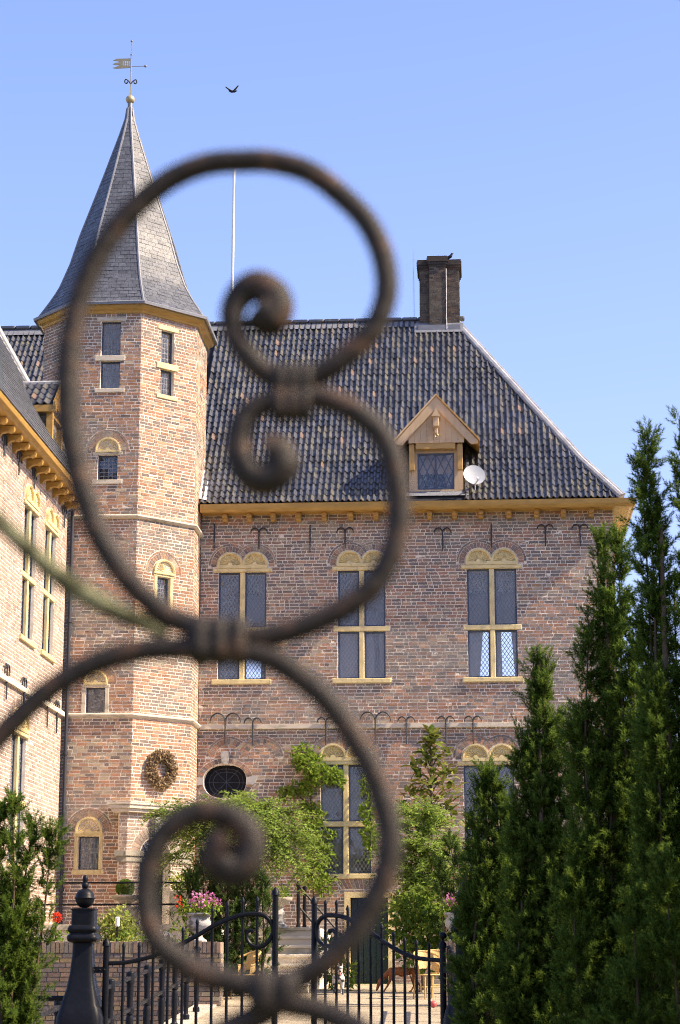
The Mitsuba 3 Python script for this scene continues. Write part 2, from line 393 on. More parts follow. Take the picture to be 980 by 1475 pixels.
# ------------------------------------------------------------------ windows
def lattice(u0, u1, z0, z1, dw, dh, w=.007):
    """Diamond leading inside a rectangle: (lead polygons, cells)."""
    rect, lines, cells = sbox(u0, z0, u1, z1), [], []
    nu = max(1, round((u1 - u0) / dw)); dw = (u1 - u0) / nu
    nz = max(1, round((z1 - z0) / dh)); dh = (z1 - z0) / nz
    span = (z1 - z0) / dh * dw
    for k in range(-nz - 1, nu + nz + 2):
        ua = u0 + k * dw
        lines += [LineString([(ua, z0), (ua + span, z1)]), LineString([(ua, z0), (ua - span, z1)])]
    lead = shapely.union_all([l.intersection(rect).buffer(w, cap_style='flat', quad_segs=1) for l in lines if l.intersects(rect)]).intersection(rect)
    for i in range(-1, nu + 1):
        for j in range(-1, 2 * nz + 1):
            cu, cz = u0 + (i + .5 * (j % 2)) * dw + dw / 2, z0 + j * dh / 2 + dh / 2
            q = Polygon([(cu - dw / 2, cz), (cu, cz - dh / 2), (cu + dw / 2, cz), (cu, cz + dh / 2)]).intersection(rect)
            if q.geom_type == 'Polygon' and q.area > 1e-5: cells.append(q)
    return lead, cells

def grid(u0, u1, z0, z1, nu, nz, w=.006):
    us, zs = np.linspace(u0, u1, nu + 1), np.linspace(z0, z1, nz + 1)
    lead = shapely.union_all([sbox(a - w, z0, a + w, z1) for a in us[1:-1]] + [sbox(u0, a - w, u1, a + w) for a in zs[1:-1]])
    return lead, [sbox(us[i], zs[j], us[i + 1], zs[j + 1]) for i in range(nu) for j in range(nz)]

def panes(fr, cells, n, tilt):
    out = []
    for c in cells:
        p = np.array(c.exterior.coords)[:-1]
        m = p.mean(0); a, b = rng.normal(0, tilt * (8 if rng.random() < .14 else 1), 2)
        q = np.c_[p, n + (p[:, 0] - m[0]) * a + (p[:, 1] - m[1]) * b]
        k = len(q)
        m_ = tm(fr.pts(q), [(0, i, i + 1) for i in range(1, k - 1)])
        nn = np.cross(m_.vertices[1] - m_.vertices[0], m_.vertices[2] - m_.vertices[0])
        if nn @ fr.n < 0: m_.faces = m_.faces[:, ::-1]
        out.append(m_)
    return out

def light(key, fr, u0, u1, z0, z1, kind=(.085, .135), n=-.10, tilt=.005, fw=.04, grid_n=None, glass='mat_glass'):
    """One glazed light: casement, leading, panes."""
    outer, inner = sbox(u0, z0, u1, z1), sbox(u0 + fw, z0 + fw, u1 - fw, z1 - fw)
    add(key + '__casement', fr.ex(outer - inner, n - .03, n + .035), 'mat_casement')
    a = (u0 + fw, u1 - fw, z0 + fw, z1 - fw)
    lead, cells = grid(*a, *grid_n) if grid_n else lattice(*a, *kind)
    stuff(add(key + '__leading', fr.ex(lead, n - .004, n + .007), 'mat_leading'))
    stuff(add(key + '__glazing', panes(fr, cells, n, tilt), glass))

def tympanum(key, fr, cx, cz, r, down, n=0.0):
    plate = fr.ex(half_disc(cx, cz, r, down).difference(half_disc(cx, cz, r * .84, 0)), n - .03, n + .05)
    back = fr.ex(half_disc(cx, cz, r * .86), n - .05, n - .004)
    pet = []
    for i in range(11):
        a = (i + .5) * math.pi / 11; h = math.pi / 11 * .33
        v = [(cx + q * math.cos(t) * r, cz + q * math.sin(t) * r, n + d) for q, t, d in ((.22, a - h, -.012), (.74, a - h, -.012), (.80, a, -.012), (.74, a + h, -.012), (.22, a + h, -.012), (.22, a, .015), (.70, a, .028))]
        pet.append(fr.map(trimesh.convex.convex_hull(np.array([(x, z, d) for x, z, d in v]))))
    rim = fr.ex(half_disc(cx, cz, r * .97).difference(half_disc(cx, cz, r * .90)), n + .05, n + .062)
    hub = fr.ex(half_disc(cx, cz, r * .19, .0, 10), n - .02, n + .05)
    pet.append(back)
    return add(key + '__tympanum', [plate, rim, hub] + pet, 'mat_stone_yellow')

FA = Fr(0, 0, 1, 0)
def cross_window(T_, fr, uc, zb, zt, w, tz, bricks, holes, voids, lights=None, base=.09):
    """A stone cross window under two shell tympana; its opening and its brick arches are noted in holes / voids."""
    h, m = w / 2, .06
    holes.append(sbox(uc - h, zb, uc + h, zt))
    zl = zt + base; r = w / 4 + .02; cz = zl + .08
    key = add(T_ + '__window', [fr.box(uc - m, uc + m, zb, tz - .06, -.17, .004, .012), fr.box(uc - m, uc + m, tz + .06, zt, -.17, .004, .012),
                                fr.box(uc - h - .1, uc + h + .1, tz - .06, tz + .06, -.17, .012, .012),
                                fr.box(uc - h - .13, uc + h + .13, zt, zl, -.2, .045, .012)], 'mat_stone_yellow')
    add(key + '__sill', fr.box(uc - h - .13, uc + h + .13, zb - .11, zb, -.2, .06, .012), 'mat_stone_yellow')
    for s in (-1, 1):
        tympanum(key, fr, uc + s * (r - .012), cz, r, .08, .01)
    for (a, b) in ((uc - h, uc - m), (uc + m, uc + h)):
        for (c, d) in ((zb, tz - .06), (tz + .06, zt)):
            light(key, fr, a, b, c, d)
    solid = shapely.union_all([half_disc(uc + s * (r - .012), cz, r + .012, .1) for s in (-1, 1)] + [sbox(uc - h - .14, zt - .01, uc + h + .14, zl + .008), sbox(uc - h - .14, zb - .12, uc + h + .14, zb + .01), sbox(uc - h - .11, tz - .065, uc + h + .11, tz + .065)])
    arc = []
    for s in (-1, 1):
        side = sbox(uc, 0, uc + 9, 99) if s > 0 else sbox(uc - 9, 0, uc, 99)
        arc += [k.intersection(side) for k in ring_bricks(uc + s * (r - .012), cz, r + .03, r + .155, -.1, math.pi + .1, 17)]
        arc += [k.intersection(side) for k in ring_bricks(uc + s * (r - .012), cz, r + .17, r + .215, .0, math.pi, 8)]
    arc = [k.difference(solid.buffer(.006)) for k in arc]
    arc = [g for k in arc for g in getattr(k, 'geoms', [k]) if g.geom_type == 'Polygon']
    bricks.polys(fr, arc)
    voids.append(solid)
    voids.append(shapely.union_all([half_disc(uc + s * (r - .012), cz, r + .225, .05) for s in (-1, 1)]))
    return key

def curtains(key, fr, pieces, n=-.22):
    add(key + '__curtain', [fr.ex(Polygon(p), n - .02 - .01 * i, n - .01 - .01 * i) for i, p in enumerate(pieces)], 'mat_curtain')

# ------------------------------------------------------------------ the main wing
CW = thing('castle_wing', 'brick castle wing with steep black pantile roof, yellow stone cross windows and ochre gutter', 'castle')
bk, holes, voids = Bricks(CW + '__wall', 'mat_brick_main'), [], []
cross_window(CW, FA, -5.54, 7.0, 9.59, 1.15, 8.19, bk, holes, voids)
cross_window(CW, FA, -2.69, 7.0, 9.60, 1.13, 8.19, bk, holes, voids)
w3 = cross_window(CW, FA, .40, 7.0, 9.60, 1.17, 8.19, bk, holes, voids)
cross_window(CW, FA, -3.07, 2.47, 4.98, 1.17, 3.61, bk, holes, voids)
cross_window(CW, FA, .26, 2.47, 4.95, 1.17, 3.61, bk, holes, voids)
curtains(w3, FA, [[(-.20, 6.98), (.08, 6.98), (.18, 8.15), (-.20, 8.15)], [(.30, 6.98), (.62, 6.98), (.60, 8.15), (.36, 8.15)], [(.92, 6.98), (1.0, 6.98), (1.0, 8.15), (.84, 8.15)]])
curtains(CW + '__window_001', FA, [[(-3.27, 6.98), (-2.42, 6.98), (-2.40, 7.6), (-2.46, 8.15), (-3.27, 8.15)], [(-2.24, 6.98), (-2.1, 6.98), (-2.1, 8.15), (-2.30, 8.15)]])

# oval window
OC = (-5.905, 4.615)
oval = Polygon([(OC[0] + .505 * np.sign(math.cos(t)) * abs(math.cos(t)) ** .85, OC[1] + .395 * np.sign(math.sin(t)) * abs(math.sin(t)) ** .85) for t in np.linspace(0, 2 * np.pi, 49)[:-1]])
ova = lambda k: affinity.scale(oval, k, k, origin=OC)
holes.append(oval)
ko = add(CW + '__oval_window', FA.ex(oval.buffer(-.002) - ova(.9), -.32, -.25), 'mat_iron_black')
stuff(add(ko + '__leading', FA.ex(shapely.union_all([ova(.62) - ova(.595), ova(.8) - ova(.78)] + [LineString([OC, (OC[0] + math.cos(t), OC[1] + math.sin(t))]).buffer(.005) for t in np.arange(8) * np.pi / 4]).intersection(ova(.9)), -.295, -.284), 'mat_casement'))
add(ko + '__panel', FA.ex(ova(.9), -.31, -.299), 'mat_iron_black')
ring = [k for k in ring_bricks(OC[0], OC[1], .53, .66, 0, 2 * math.pi, 44, sx=1, sz=.80)]
keys_ = [Polygon([(OC[0] + a, OC[1] + b) for a, b in q]) for q in ([(-.07, .40), (.07, .40), (.11, .62), (.06, .70), (-.06, .70), (-.11, .62)], [(.50, -.08), (.50, .08), (.72, .13), (.78, .10), (.70, -.09)], [(-.50, -.08), (-.50, .08), (-.70, .10), (-.70, -.10)], [(-.07, -.40), (.07, -.40), (.1, -.6), (-.1, -.6)])]
bk.polys(FA, [g for k in ring for g in [k.difference(shapely.union_all(keys_))] if g.geom_type == 'Polygon'])
for q in keys_[:3]:
    add(CW + '__keystone', FA.ex(q.difference(oval), -.05, .04), 'mat_urn')
ell = affinity.scale(Point(OC).buffer(1), .675, .545)
voids.append(shapely.union_all([ell] + keys_))
for cu in (-5.83, -5.05):       # blind arches over it
    for k in (ring_bricks(cu, 5.14, .33, .46, .1, math.pi - .1, 15) + ring_bricks(cu, 5.14, .475, .52, .1, math.pi - .1, 8)):
        k = k.intersection(sbox(-9, 0, -5.44, 99) if cu < -5.4 else sbox(-5.44, 0, 9, 99)).difference(ell)
        if k.geom_type == 'Polygon': bk.polys(FA, [k])
    voids.append((half_disc(cu, 5.14, .53) - half_disc(cu, 5.14, .32)).intersection(sbox(-9, 0, -5.44, 99) if cu < -5.4 else sbox(-5.44, 0, 9, 99)))
# cellar doorway
holes.append(sbox(-3.10, -.05, -1.97, 2.05))
kd = add(CW + '__cellar_door', FA.ex(sbox(-3.10, -.05, -1.97, 2.05) - sbox(-2.97, -.06, -2.10, 1.93), -.2, .03), 'mat_stone_yellow')
add(kd + '__leaf', [FA.box(-2.96 + i * .143, -2.96 + (i + 1) * .143 - .006, -.05, 1.92, -.3, -.25, .006) for i in range(6)], 'mat_door_green')
arch = [Polygon([(-2.53 + (u - .5) * 1.25, 2.12), (-2.53 + (u + .066 - .5) * 1.25, 2.12), (-2.53 + (u + .066 - .5) * 1.6, 2.36), (-2.53 + (u - .5) * 1.6, 2.36)]) for u in np.arange(15) / 15]
bk.polys(FA, [a.buffer(-.007) for a in arch]); voids.append(shapely.union_all([a.buffer(.02) for a in arch]))
voids.append(sbox(-3.11, -.1, -1.96, 2.06))

face = sbox(-6.55, -.3, 3.3, 11.0)
H = shapely.union_all(holes)
add(CW + '__wall', FA.ex(face - H, -.45, 0), 'mat_mortar')
bk.wall(FA, (face - H - shapely.union_all(voids)).difference(sbox(-6.6, 5.82, 3.4, 5.94)), z0=-.3, seed=1)
bk.flush(ok=lambda c: 2.6 < c[2] < 11 and (c[0] < 1.6 or c[2] > 8))
SA = Fr(3.3, 0, 0, 1)
add(CW + '__side_wall', bx(2.86, 3.3, .002, 9, -.3, 11.0), 'mat_mortar')
add(CW + '__rear_wall', [bx(-14, 2.85, 8.55, 8.99, -.3, 7.2), bx(-14, 2.85, 8.55, 8.99, 9.6, 11)] + [bx(a, b, 8.55, 8.99, 7.2, 9.6) for a, b in ((-14, -7.2), (-6.0, -4.5), (-3.3, -1.6), (1.6, 2.85))], 'mat_inside')
add(CW + '__floor', [bx(-6.5, 2.85, .0, 8.54, 5.4, 5.7), bx(-6.5, 2.85, .0, 8.54, 10.6, 10.9), bx(-6.5, 2.85, .0, 8.54, 2.0, 2.2) if False else bx(-6.5, 2.85, 4, 4.2, -.2, 5.4), bx(-6.7, -6.5, .4, 8.5, -.3, 10.9)], 'mat_inside')
add(CW + '__string_course', FA.ex(sbox(-6.5, 5.83, 3.3, 5.93), -.03, .07), 'mat_sandstone')

# gutter, brackets
gp = Polygon([(0, 10.985), (.38, 10.985), (.42, 10.96), (.47, 10.965), (.50, 11.0), (.52, 11.04), (.54, 11.15), (.50, 11.15), (.49, 11.06), (0, 11.06)])
g1 = trimesh.creation.extrude_polygon(gp, 10.33, engine='earcut')          # (n, z, along)
def along(m, o, d, n):
    v = np.asarray(m.vertices)
    V = np.asarray(o) + v[:, :1] * np.asarray(n) + v[:, 1:2] * np.array([0, 0, 1.0]) + v[:, 2:3] * np.asarray(d)
    fl = np.linalg.det(np.array([n, (0, 0, 1), d], float)) < 0
    return tm(V, m.faces[:, ::-1] if fl else m.faces)
g2 = trimesh.creation.extrude_polygon(gp, 9.6, engine='earcut')
ga, gb = along(g1, (-6.52, 0, 0), (1, 0, 0), (0, -1, 0)), along(g2, (3.3, -.54, 0), (0, 1, 0), (1, 0, 0))
va = ga.vertices.copy(); e = va[:, 0] > 0; va[e, 0] = 3.3 - va[e, 1]; ga = tm(va, ga.faces)                 # mitre
vb = gb.vertices.copy(); e = vb[:, 1] < 1; vb[e, 1] = -(vb[e, 0] - 3.3); gb = tm(vb, gb.faces)
add(CW + '__gutter', [ga, gb], 'mat_ochre')
for x in (-5.96, -5.375, -4.80, -4.19, -3.57, -2.94, -2.33, -1.69, -1.05, -.457, .17, .83, 1.485, 2.125, 2.78):
    add(CW + '__gutter_bracket', FA.map(trimesh.util.concatenate([chamfer_box(x - .06, x + .06, 10.80, 10.982, -.05, .18, .015), chamfer_box(x - .06, x + .06, 10.87, 10.983, .17, .28, .015)])), 'mat_ochre')
# wall anchors
def anchor(x, z0, z1, r=0, n=.045):
    ms = [tube(FA.pts(np.array([[x, z0, n], [x, (z0 + z1) / 2, n], [x, z1, n]])), [.014, .02, .02], 6)]
    if r:
        for s in (-1, 1):
            t = np.linspace(0, 1, 12)
            a = np.pi * (1 - t) * .97
            pts = np.stack([x + s * (r / 2 + r / 2 * np.cos(a)), z1 - .05 + r * .62 * np.sin(a), np.full(12, n)], -1)
            ms.append(tube(FA.pts(pts), np.interp(t, [0, .8, 1], [.02, .017, .011]), 6))
    return add(CW + '__wall_anchor', ms, 'mat_iron_anchor')
for x, a, b, r in ((-6.23, 10.16, 10.78, 0), (-5.15, 10.14, 10.58, .2), (-3.92, 10.05, 10.71, 0), (-3.08, 10.13, 10.56, .2), (-.75, 10.02, 10.52, .2), (.41, 10.1, 10.68, 0), (1.69, 10.12, 10.57, .19), (2.51, 10.1, 10.56, .19)):
    anchor(x, a, b, r)
for x, r in ((-5.90, .36), (-5.25, .2), (-3.53, .2), (-2.37, .36), (-1.645, .2), (-.72, .2), (-.09, .2), (2.1, .2)):
    anchor(x, 5.43, 5.98 + r * .12, r, n=.10)

# roof: eaves (-.5, 11.16) .. kick (.6, 12.2) .. ridge (4.5, 17.25); hip from (3.5, -.5) to (-.42, 4.5)
RP = np.array([(-.5, 11.17), (.6, 12.36), (4.5, 17.25)])
RS = np.r_[0, np.cumsum(np.linalg.norm(np.diff(RP, axis=0), axis=1))]
def roof_yz(s):
    return np.stack([np.interp(s, RS, RP[:, 0]), np.interp(s, RS, RP[:, 1])], -1)
def hip_x(y):
    return 3.5 - (y + .5) * 3.92 / 5.0
RX0 = -14.0
sheet = []
for (ya, za), (yb, zb) in zip(RP[:-1], RP[1:]):
    d = -.035
    sheet.append(tm([(RX0, ya, za + d), (hip_x(ya), ya, za + d), (hip_x(yb), yb, zb + d), (RX0, yb, zb + d)], [(0, 1, 2), (0, 2, 3)]))
    sheet.append(tm([(hip_x(ya), ya, za + d), (3.5 + .0, 9.5, za + d), (hip_x(yb), 9 - yb, zb + d), (hip_x(yb), yb, zb + d)], [(0, 1, 2), (0, 2, 3)]))
    sheet.append(tm([(RX0, 9 - yb, zb + d), (hip_x(yb), 9 - yb, zb + d), (3.5, 9.5, za + d), (RX0, 9.5, za + d)], [(0, 1, 2), (0, 2, 3)]))
kr = add(CW + '__roof', sheet, 'mat_tile_under')
TW, TE = .147, .245
def tile_mesh(seed, w=TW, ln=.30):
    r = np.random.default_rng(seed)
    t = np.array([-.006, .012, .032, .052, .072, .092, .115, .14, .152]) / .147 * w
    h = np.array([.002, .042, .062, .052, .022, .004, .000, .004, .010]) + r.normal(0, .0015, 9)
    n = len(t)
    top = [(t[i], y, h[i] + (.024 if y == 0 else 0)) for y in (0.0, ln) for i in range(n)]
    lip = [(t[i], 0.0, h[i] + .024) for i in range(n)] + [(t[i], 0.0, h[i] + .002) for i in range(n)]
    v = np.array(top + lip)
    f = []
    for i in range(n - 1):
        f += [(i, i + 1, n + i + 1), (i, n + i + 1, n + i), (2 * n + i + 1, 2 * n + i, 3 * n + i), (2 * n + i + 1, 3 * n + i, 3 * n + i + 1)]
    return v, np.array(f)
TILES = [tile_mesh(k) for k in range(6)]
def tile_roof(holder, spots, want, mat='mat_tile'):
    """spots: (origin, along u, up-slope, normal) of every tile; the nearest become parts."""
    O = np.array([s[0] for s in spots])
    dist = np.linalg.norm(O - EYE, axis=1)
    pick = np.zeros(len(O), bool); pick[np.argsort(dist)[:want]] = True
    kinds = []
    for k in range(14):
        v, f = TILES[k % 6]
        kinds.append(mikit.ply(tm(v, f), mat, smooth=True, uv=np.tile([(k + .5) / 14, rng.random()], (len(v), 1))))
    V, F, U, o = [], [], [], 0
    for i, (p, u, s, n) in enumerate(spots):
        j = rng.normal(0, .006, 3)
        A = np.stack([u, unit(s + n * j[0] + u * j[1]), n], 1)
        if pick[i]:
            M = np.eye(4); M[:3, :3] = A; M[:3, 3] = p
            scene[num(holder + '__tile')] = {**kinds[rng.integers(14)], 'to_world': T(M.tolist())}
        else:
            v, f = TILES[rng.integers(6)]
            V.append(v @ A.T + p); F.append(f + o); U.append(np.tile(rng.random(2), (len(v), 1))); o += len(v)
    key = num(holder + '__tiling')
    scene[key] = mikit.ply(tm(np.vstack(V), np.vstack(F)), mat, smooth=True, uv=np.vstack(U)); stuff(key)
spots = []
for row in range(int(RS[-1] / TE)):
    s = row * TE
    y, z = roof_yz(np.array(s)); y2, z2 = roof_yz(np.array(s + .12))
    sl = unit(np.array([0, y2 - y, z2 - z])); nr = np.array([0, -sl[2], sl[1]])
    for c in range(int((3.32 - RX0) / TW)):
        x = 3.32 - (c + 1) * TW + rng.normal(0, .003)
        if x > hip_x(y + .12) - TW - .02 or (-10.0 < x < -6.9) : continue
        if -1.62 < x < -.26 and s < 1.3: continue
        sag = .05 * (float(meshkit.noise(np.array([x * .5, s * .45, 0.0]), 8)) - .6)
        spots.append((np.array([x, y, z]) + nr * sag + rng.normal(0, .004, 3), np.array([1.0, 0, 0]), sl, nr))
tile_roof(kr, [s for s in spots if s[0][0] > -7], 300) if False else tile_roof(kr, spots, 300)
hp = np.array([(hip_x(y), y, z) for y, z in roof_yz(np.linspace(0, RS[-1], 30))]) + (0, 0, .02)
add(kr + '__hip', [tube(hp + (-.02, -.02, -.01), .085, 8), tube(hp + (.05, -.02, .05), .03, 6)], 'mat_lead_pale', smooth=40)
add(kr + '__ridge', [tm(*[np.array([(RX0, 4.5, 17.33), (-.4, 4.5, 17.33), (-.4, 4.28, 17.06), (RX0, 4.28, 17.06), (-.4, 4.72, 17.06), (RX0, 4.72, 17.06)]), [(0, 3, 2), (0, 2, 1), (0, 1, 4), (0, 4, 5)]])], 'mat_lead')
for k in range(32):
    x = -13.6 + k * .42
    if x < -.5: add(kr + '__ridge_tile', chamfer_box(x, x + .415, 4.39, 4.61, 17.27, 17.37, .03), 'mat_tile', smooth=30, uv=None)
add(kr + '__verge', tm([(-6.56, -.45, 11.32), (-6.30, -.45, 11.25), (-6.42, .72, 12.45), (-6.60, .72, 12.52)], [(0, 1, 2), (0, 2, 3)]), 'mat_white')

# chimney
ck = add(CW + '__chimney', [bx(-1.36, -.30, 4.25, 5.2, 16.6, 18.64), bx(-1.09, -.66, 4.12, 4.26, 16.6, 18.70)], 'mat_mortar_dark')
cb = Bricks(ck, 'mat_brick_chimney')
cb.wall(Fr(0, 4.25, 1, 0), sbox(-1.36, 16.9, -1.10, 18.64), ch=.062, joint=.009, L=.2, proud=.006, seed=3)
cb.wall(Fr(0, 4.12, 1, 0), sbox(-1.10, 16.9, -.65, 18.70), ch=.062, joint=.009, L=.2, proud=.006, seed=4)
cb.wall(Fr(0, 4.25, 1, 0), sbox(-.65, 16.9, -.30, 18.64), ch=.062, joint=.009, L=.2, proud=.006, seed=5)
cb.wall(Fr(-.30, 0, 0, 1), sbox(4.25, 16.6, 5.2, 18.64), ch=.062, joint=.009, L=.2, proud=.006, seed=6)
cb.flush(0)
cap = []
for x0, x1, y0, zt in ((-1.36, -.30, 4.25, 18.90), (-1.09, -.66, 4.12, 18.96)):
    for k, (d, a, b) in enumerate(((.02, zt - .28, zt - .22), (.045, zt - .222, zt - .15), (.07, zt - .152, zt - .05), (.055, zt - .052, zt))):
        cap.append(bx(x0 - d, x1 + d, y0 - d, 5.2 + d + .001 * k, a, b))
add(ck + '__cap', cap, 'mat_brick_chimney', uv=np.tile([.6, .2], (8 * len(cap), 1)))
add(ck + '__conductor', rod((-.64, 4.10, 16.9), (-.64, 4.10, 18.6), .010, 6), 'mat_white')
add(ck + '__flashing', [tm([(-1.5, 4.06, 16.82), (-.2, 4.06, 16.82), (-.2, 4.22, 17.12), (-1.5, 4.22, 17.12)], [(0, 1, 2), (0, 2, 3)]), bx(-1.40, -.28, 4.10, 5.2, 16.9, 17.04)], 'mat_lead')
add(ck + '__aerial', rod((-1.52, 4.6, 17.2), (-1.52, 4.6, 19.35), .006, 5), 'mat_leading')

# dormer
DF = Fr(0, -.2, 1, 0)
dk = add(CW + '__dormer', [DF.ex(sbox(-1.53, 11.36, -.24, 12.62) - sbox(-1.33, 11.50, -.45, 12.40), -.06, 0), bx(-1.50, -1.44, -.14, 2.0, 11.3, 12.75), bx(-.32, -.26, -.14, 2.0, 11.3, 12.75), bx(-1.46, -.30, .3, .35, 11.3, 12.6)], 'mat_tan')
lead, cells = lattice(-1.29, -.91, 11.54, 12.36, .19, .41, .011)
lead2, cells2 = lattice(-.87, -.49, 11.54, 12.36, .19, .41, .011)
add(dk + '__casement', [DF.ex(sbox(-1.33, 11.50, -.45, 12.40) - sbox(-1.29, 11.54, -.91, 12.36) - sbox(-.87, 11.54, -.49, 12.36), -.07, -.02)], 'mat_casement')
add(dk + '__leading', DF.ex(lead.union(lead2), -.05, -.036), 'mat_casement')
for c in cells + cells2:
    add(dk + '__pane', panes(DF, [c], -.044, .03), 'mat_glass')
GF = Fr(0, -.42, 1, 0)
ap = (-.865, 13.74)
for k in range(9):
    a = -1.53 + k * 1.33 / 9; b = a + 1.33 / 9 - .004
    zt = lambda u: min(13.5, 12.62 + .02 + (1 - abs(u - ap[0]) / .95) * .98)
    pl = Polygon([(a, 12.60), (b, 12.60)] + [(u, zt(u)) for u in np.linspace(b, a, 5)])
    add(dk + '__plank', GF.ex(pl, -.03, rng.uniform(-.003, .003)), 'mat_tan')
add(dk + '__lintel', GF.box(-1.36, -.42, 12.46, 12.61, -.12, -.02), 'mat_ochre')
for s, xe in ((-1, -1.85), (1, .13)):
    hyp = Polygon([ap, (xe, 12.62), (xe - s * .02, 12.56), (xe - s * .17, 12.54), (ap[0], ap[1] - .30)])
    add(dk + '__barge_board', GF.ex(hyp, .0, .06), 'mat_tan')
    a3, e3 = np.array([ap[0], 0, ap[1] + .01]), np.array([xe + s * .03, 0, 12.62])
    q = [a3 + (0, -.52, 0), e3 + (0, -.52, 0), e3 + (0, .9, 0), a3 + (0, 2.4, 0)]
    q = np.array(q + [p + (0, 0, .05) for p in q])
    add(dk + '__roof', trimesh.convex.convex_hull(q), 'mat_ochre' if s > 0 else 'mat_tan')
    x = -1.46 if s < 0 else -.31
    add(dk + '__bracket', GF.box(x - .065, x + .065, 11.95, 12.6, -.2, -.08, .012), 'mat_ochre')
add(dk + '__apron', tm([(-1.7, -.43, 11.30), (-.1, -.43, 11.30), (-.16, -.21, 11.45), (-1.62, -.21, 11.45)], [(0, 1, 2), (0, 2, 3)]), 'mat_lead')
hk = add(dk + '__hoist_box', [GF.box(-.935, -.795, 12.93, 13.18, .0, .3, .012), GF.box(-.90, -.83, 12.78, 12.94, .02, .2, .01)], 'mat_tan')
add(hk + '__cover', [trimesh.convex.convex_hull(GF.pts(np.array([[-.97, 13.17, 0], [-.76, 13.17, 0], [-.865, 13.38, 0], [-.97, 13.17, .34], [-.76, 13.17, .34], [-.865, 13.38, .34]])))], 'mat_tan')
add(hk + '__hook', tube(GF.pts(spline([(-.865, 12.93, .16), (-.865, 12.80, .16), (-.82, 12.74, .16), (-.865, 12.69, .16), (-.90, 12.73, .16)], 5)), .016, 6), 'mat_gold', smooth=40)
#=TOWER
# ------------------------------------------------------------------ the stair tower
ST = thing('stair_tower', 'tall eight sided brick stair tower with a pointed grey slate spire', 'tower')
OCT = np.array([(-10.25, -1.3), (-9.25, -2.3), (-7.72, -2.3), (-6.57, -1.15), (-6.57, .65), (-7.7, 1.85), (-9.25, 1.85), (-10.25, .7)])
OPOLY = Polygon(OCT)
def octo(d):
    """The tower's outline moved outwards by d, corner by corner."""
    n = len(OCT); out = []
    for i in range(n):
        a, b, c = OCT[i - 1], OCT[i], OCT[(i + 1) % n]
        n1, n2 = unit(np.array([(b - a)[1], -(b - a)[0]])), unit(np.array([(c - b)[1], -(c - b)[0]]))
        m = unit(n1 + n2)
        out.append(b + m * d / (m @ n1))
    return np.array(out)
def oct_loft(rings):
    v = np.vstack([np.c_[octo(d), np.full(8, z)] for d, z in rings]); f = []
    for k in range(len(rings) - 1):
        for i in range(8):
            a, b = 8 * k + i, 8 * k + (i + 1) % 8
            f += [(a, b, b + 8), (a, b + 8, a + 8)]
    return tm(v, f)
TF, RF, RS_, LF = Fr(-9.25, -2.3, 1, 0), Fr(-7.72, -2.3, .7071, .7071), Fr(-6.57, -1.15, 0, 1), Fr(-10.25, -1.3, .7071, -.7071)
tb = Bricks(ST + '__wall', 'mat_brick_tower')
ZT = 15.42
def tower_window(fr, u0, u1, zs, tymp=None, frame=None, mat='mat_stone_yellow', holes=None, voids=None, grid_n=(4, 6)):
    """zs: [(bottom, top)] of the lights from below; tymp: radius of a shell over the window."""
    lo, hi = zs[0][0], zs[-1][1]
    holes.append(sbox(u0, lo, u1, hi))
    top = .07 if tymp else .10
    key = add(ST + '__window', fr.box(u0 - .11, u1 + .11, hi, hi + top, -.17, .02, .008), mat)
    add(key + '__sill', fr.box(u0 - .12, u1 + .12, lo - .10, lo, -.15, .03, .008), mat)
    void = [sbox(u0 - .125, lo - .105, u1 + .125, lo + .01), sbox(u0 - .115, hi - .01, u1 + .115, hi + top + .006)]
    if len(zs) == 2:
        add(key + '__transom', fr.box(u0 - .13, u1 + .12, zs[0][1], zs[1][0], -.17, .03, .008), mat)
        void.append(sbox(u0 - .135, zs[0][1] - .004, u1 + .125, zs[1][0] + .004))
    if frame:
        for a_, b_ in ((u0 - frame, u0), (u1, u1 + frame)):
            add(key + '__jamb', fr.box(a_, b_, lo + .001, hi - .001, -.16, .015, .008), mat)
        void.append(sbox(u0 - frame - .006, lo, u1 + frame + .006, hi))
    for k, (a, b) in enumerate(zs):
        light(key, fr, u0, u1, a, b, n=-.13, tilt=.004, fw=.03, grid_n=grid_n if k else (grid_n[0], max(3, int(grid_n[1] * (b - a) / (zs[-1][1] - zs[-1][0])))))
    if tymp:
        cz, cu = hi + top + .04, (u0 + u1) / 2
        k2 = tympanum(key, fr, cu, cz, tymp, .05)
        arc = [k.difference(sbox(u0 - .13, lo, u1 + .13, hi + top)) for k in ring_bricks(cu, cz, tymp + .02, tymp + .15, 0, math.pi, 15) + ring_bricks(cu, cz, tymp + .165, tymp + .205, 0, math.pi, 7)]
        tb.polys(fr, [g for g in arc if g.geom_type == 'Polygon'])
        void += [half_disc(cu, cz, tymp + .22), half_disc(cu, cz, tymp + .01, .06)]
    voids += void
    return key
FH, FV, RH, RV = [], [], [], []
f0 = -9.25
tower_window(TF, -8.67 - f0, -8.21 - f0, [(13.55, 14.22), (14.35, 15.2)], holes=FH, voids=FV, mat='mat_sandstone')
tower_window(TF, -8.675 - f0, -8.21 - f0, [(11.35, 11.95)], tymp=.29, holes=FH, voids=FV, mat='mat_sandstone')
tower_window(TF, -8.80 - f0, -8.36 - f0, [(5.95, 6.53)], tymp=.27, frame=.09, holes=FH, voids=FV, mat='mat_sandstone', grid_n=(3, 4))
tower_window(TF, -8.87 - f0, -8.41 - f0, [(2.47, 3.2)], tymp=.31, frame=.09, holes=FH, voids=FV, grid_n=(4, 7))
tower_window(RF, .58, .96, [(13.51, 14.14), (14.29, 15.1)], holes=RH, voids=RV)
tower_window(RF, .60, .97, [(8.25, 9.15)], tymp=.30, frame=.085, holes=RH, voids=RV, grid_n=(4, 8))
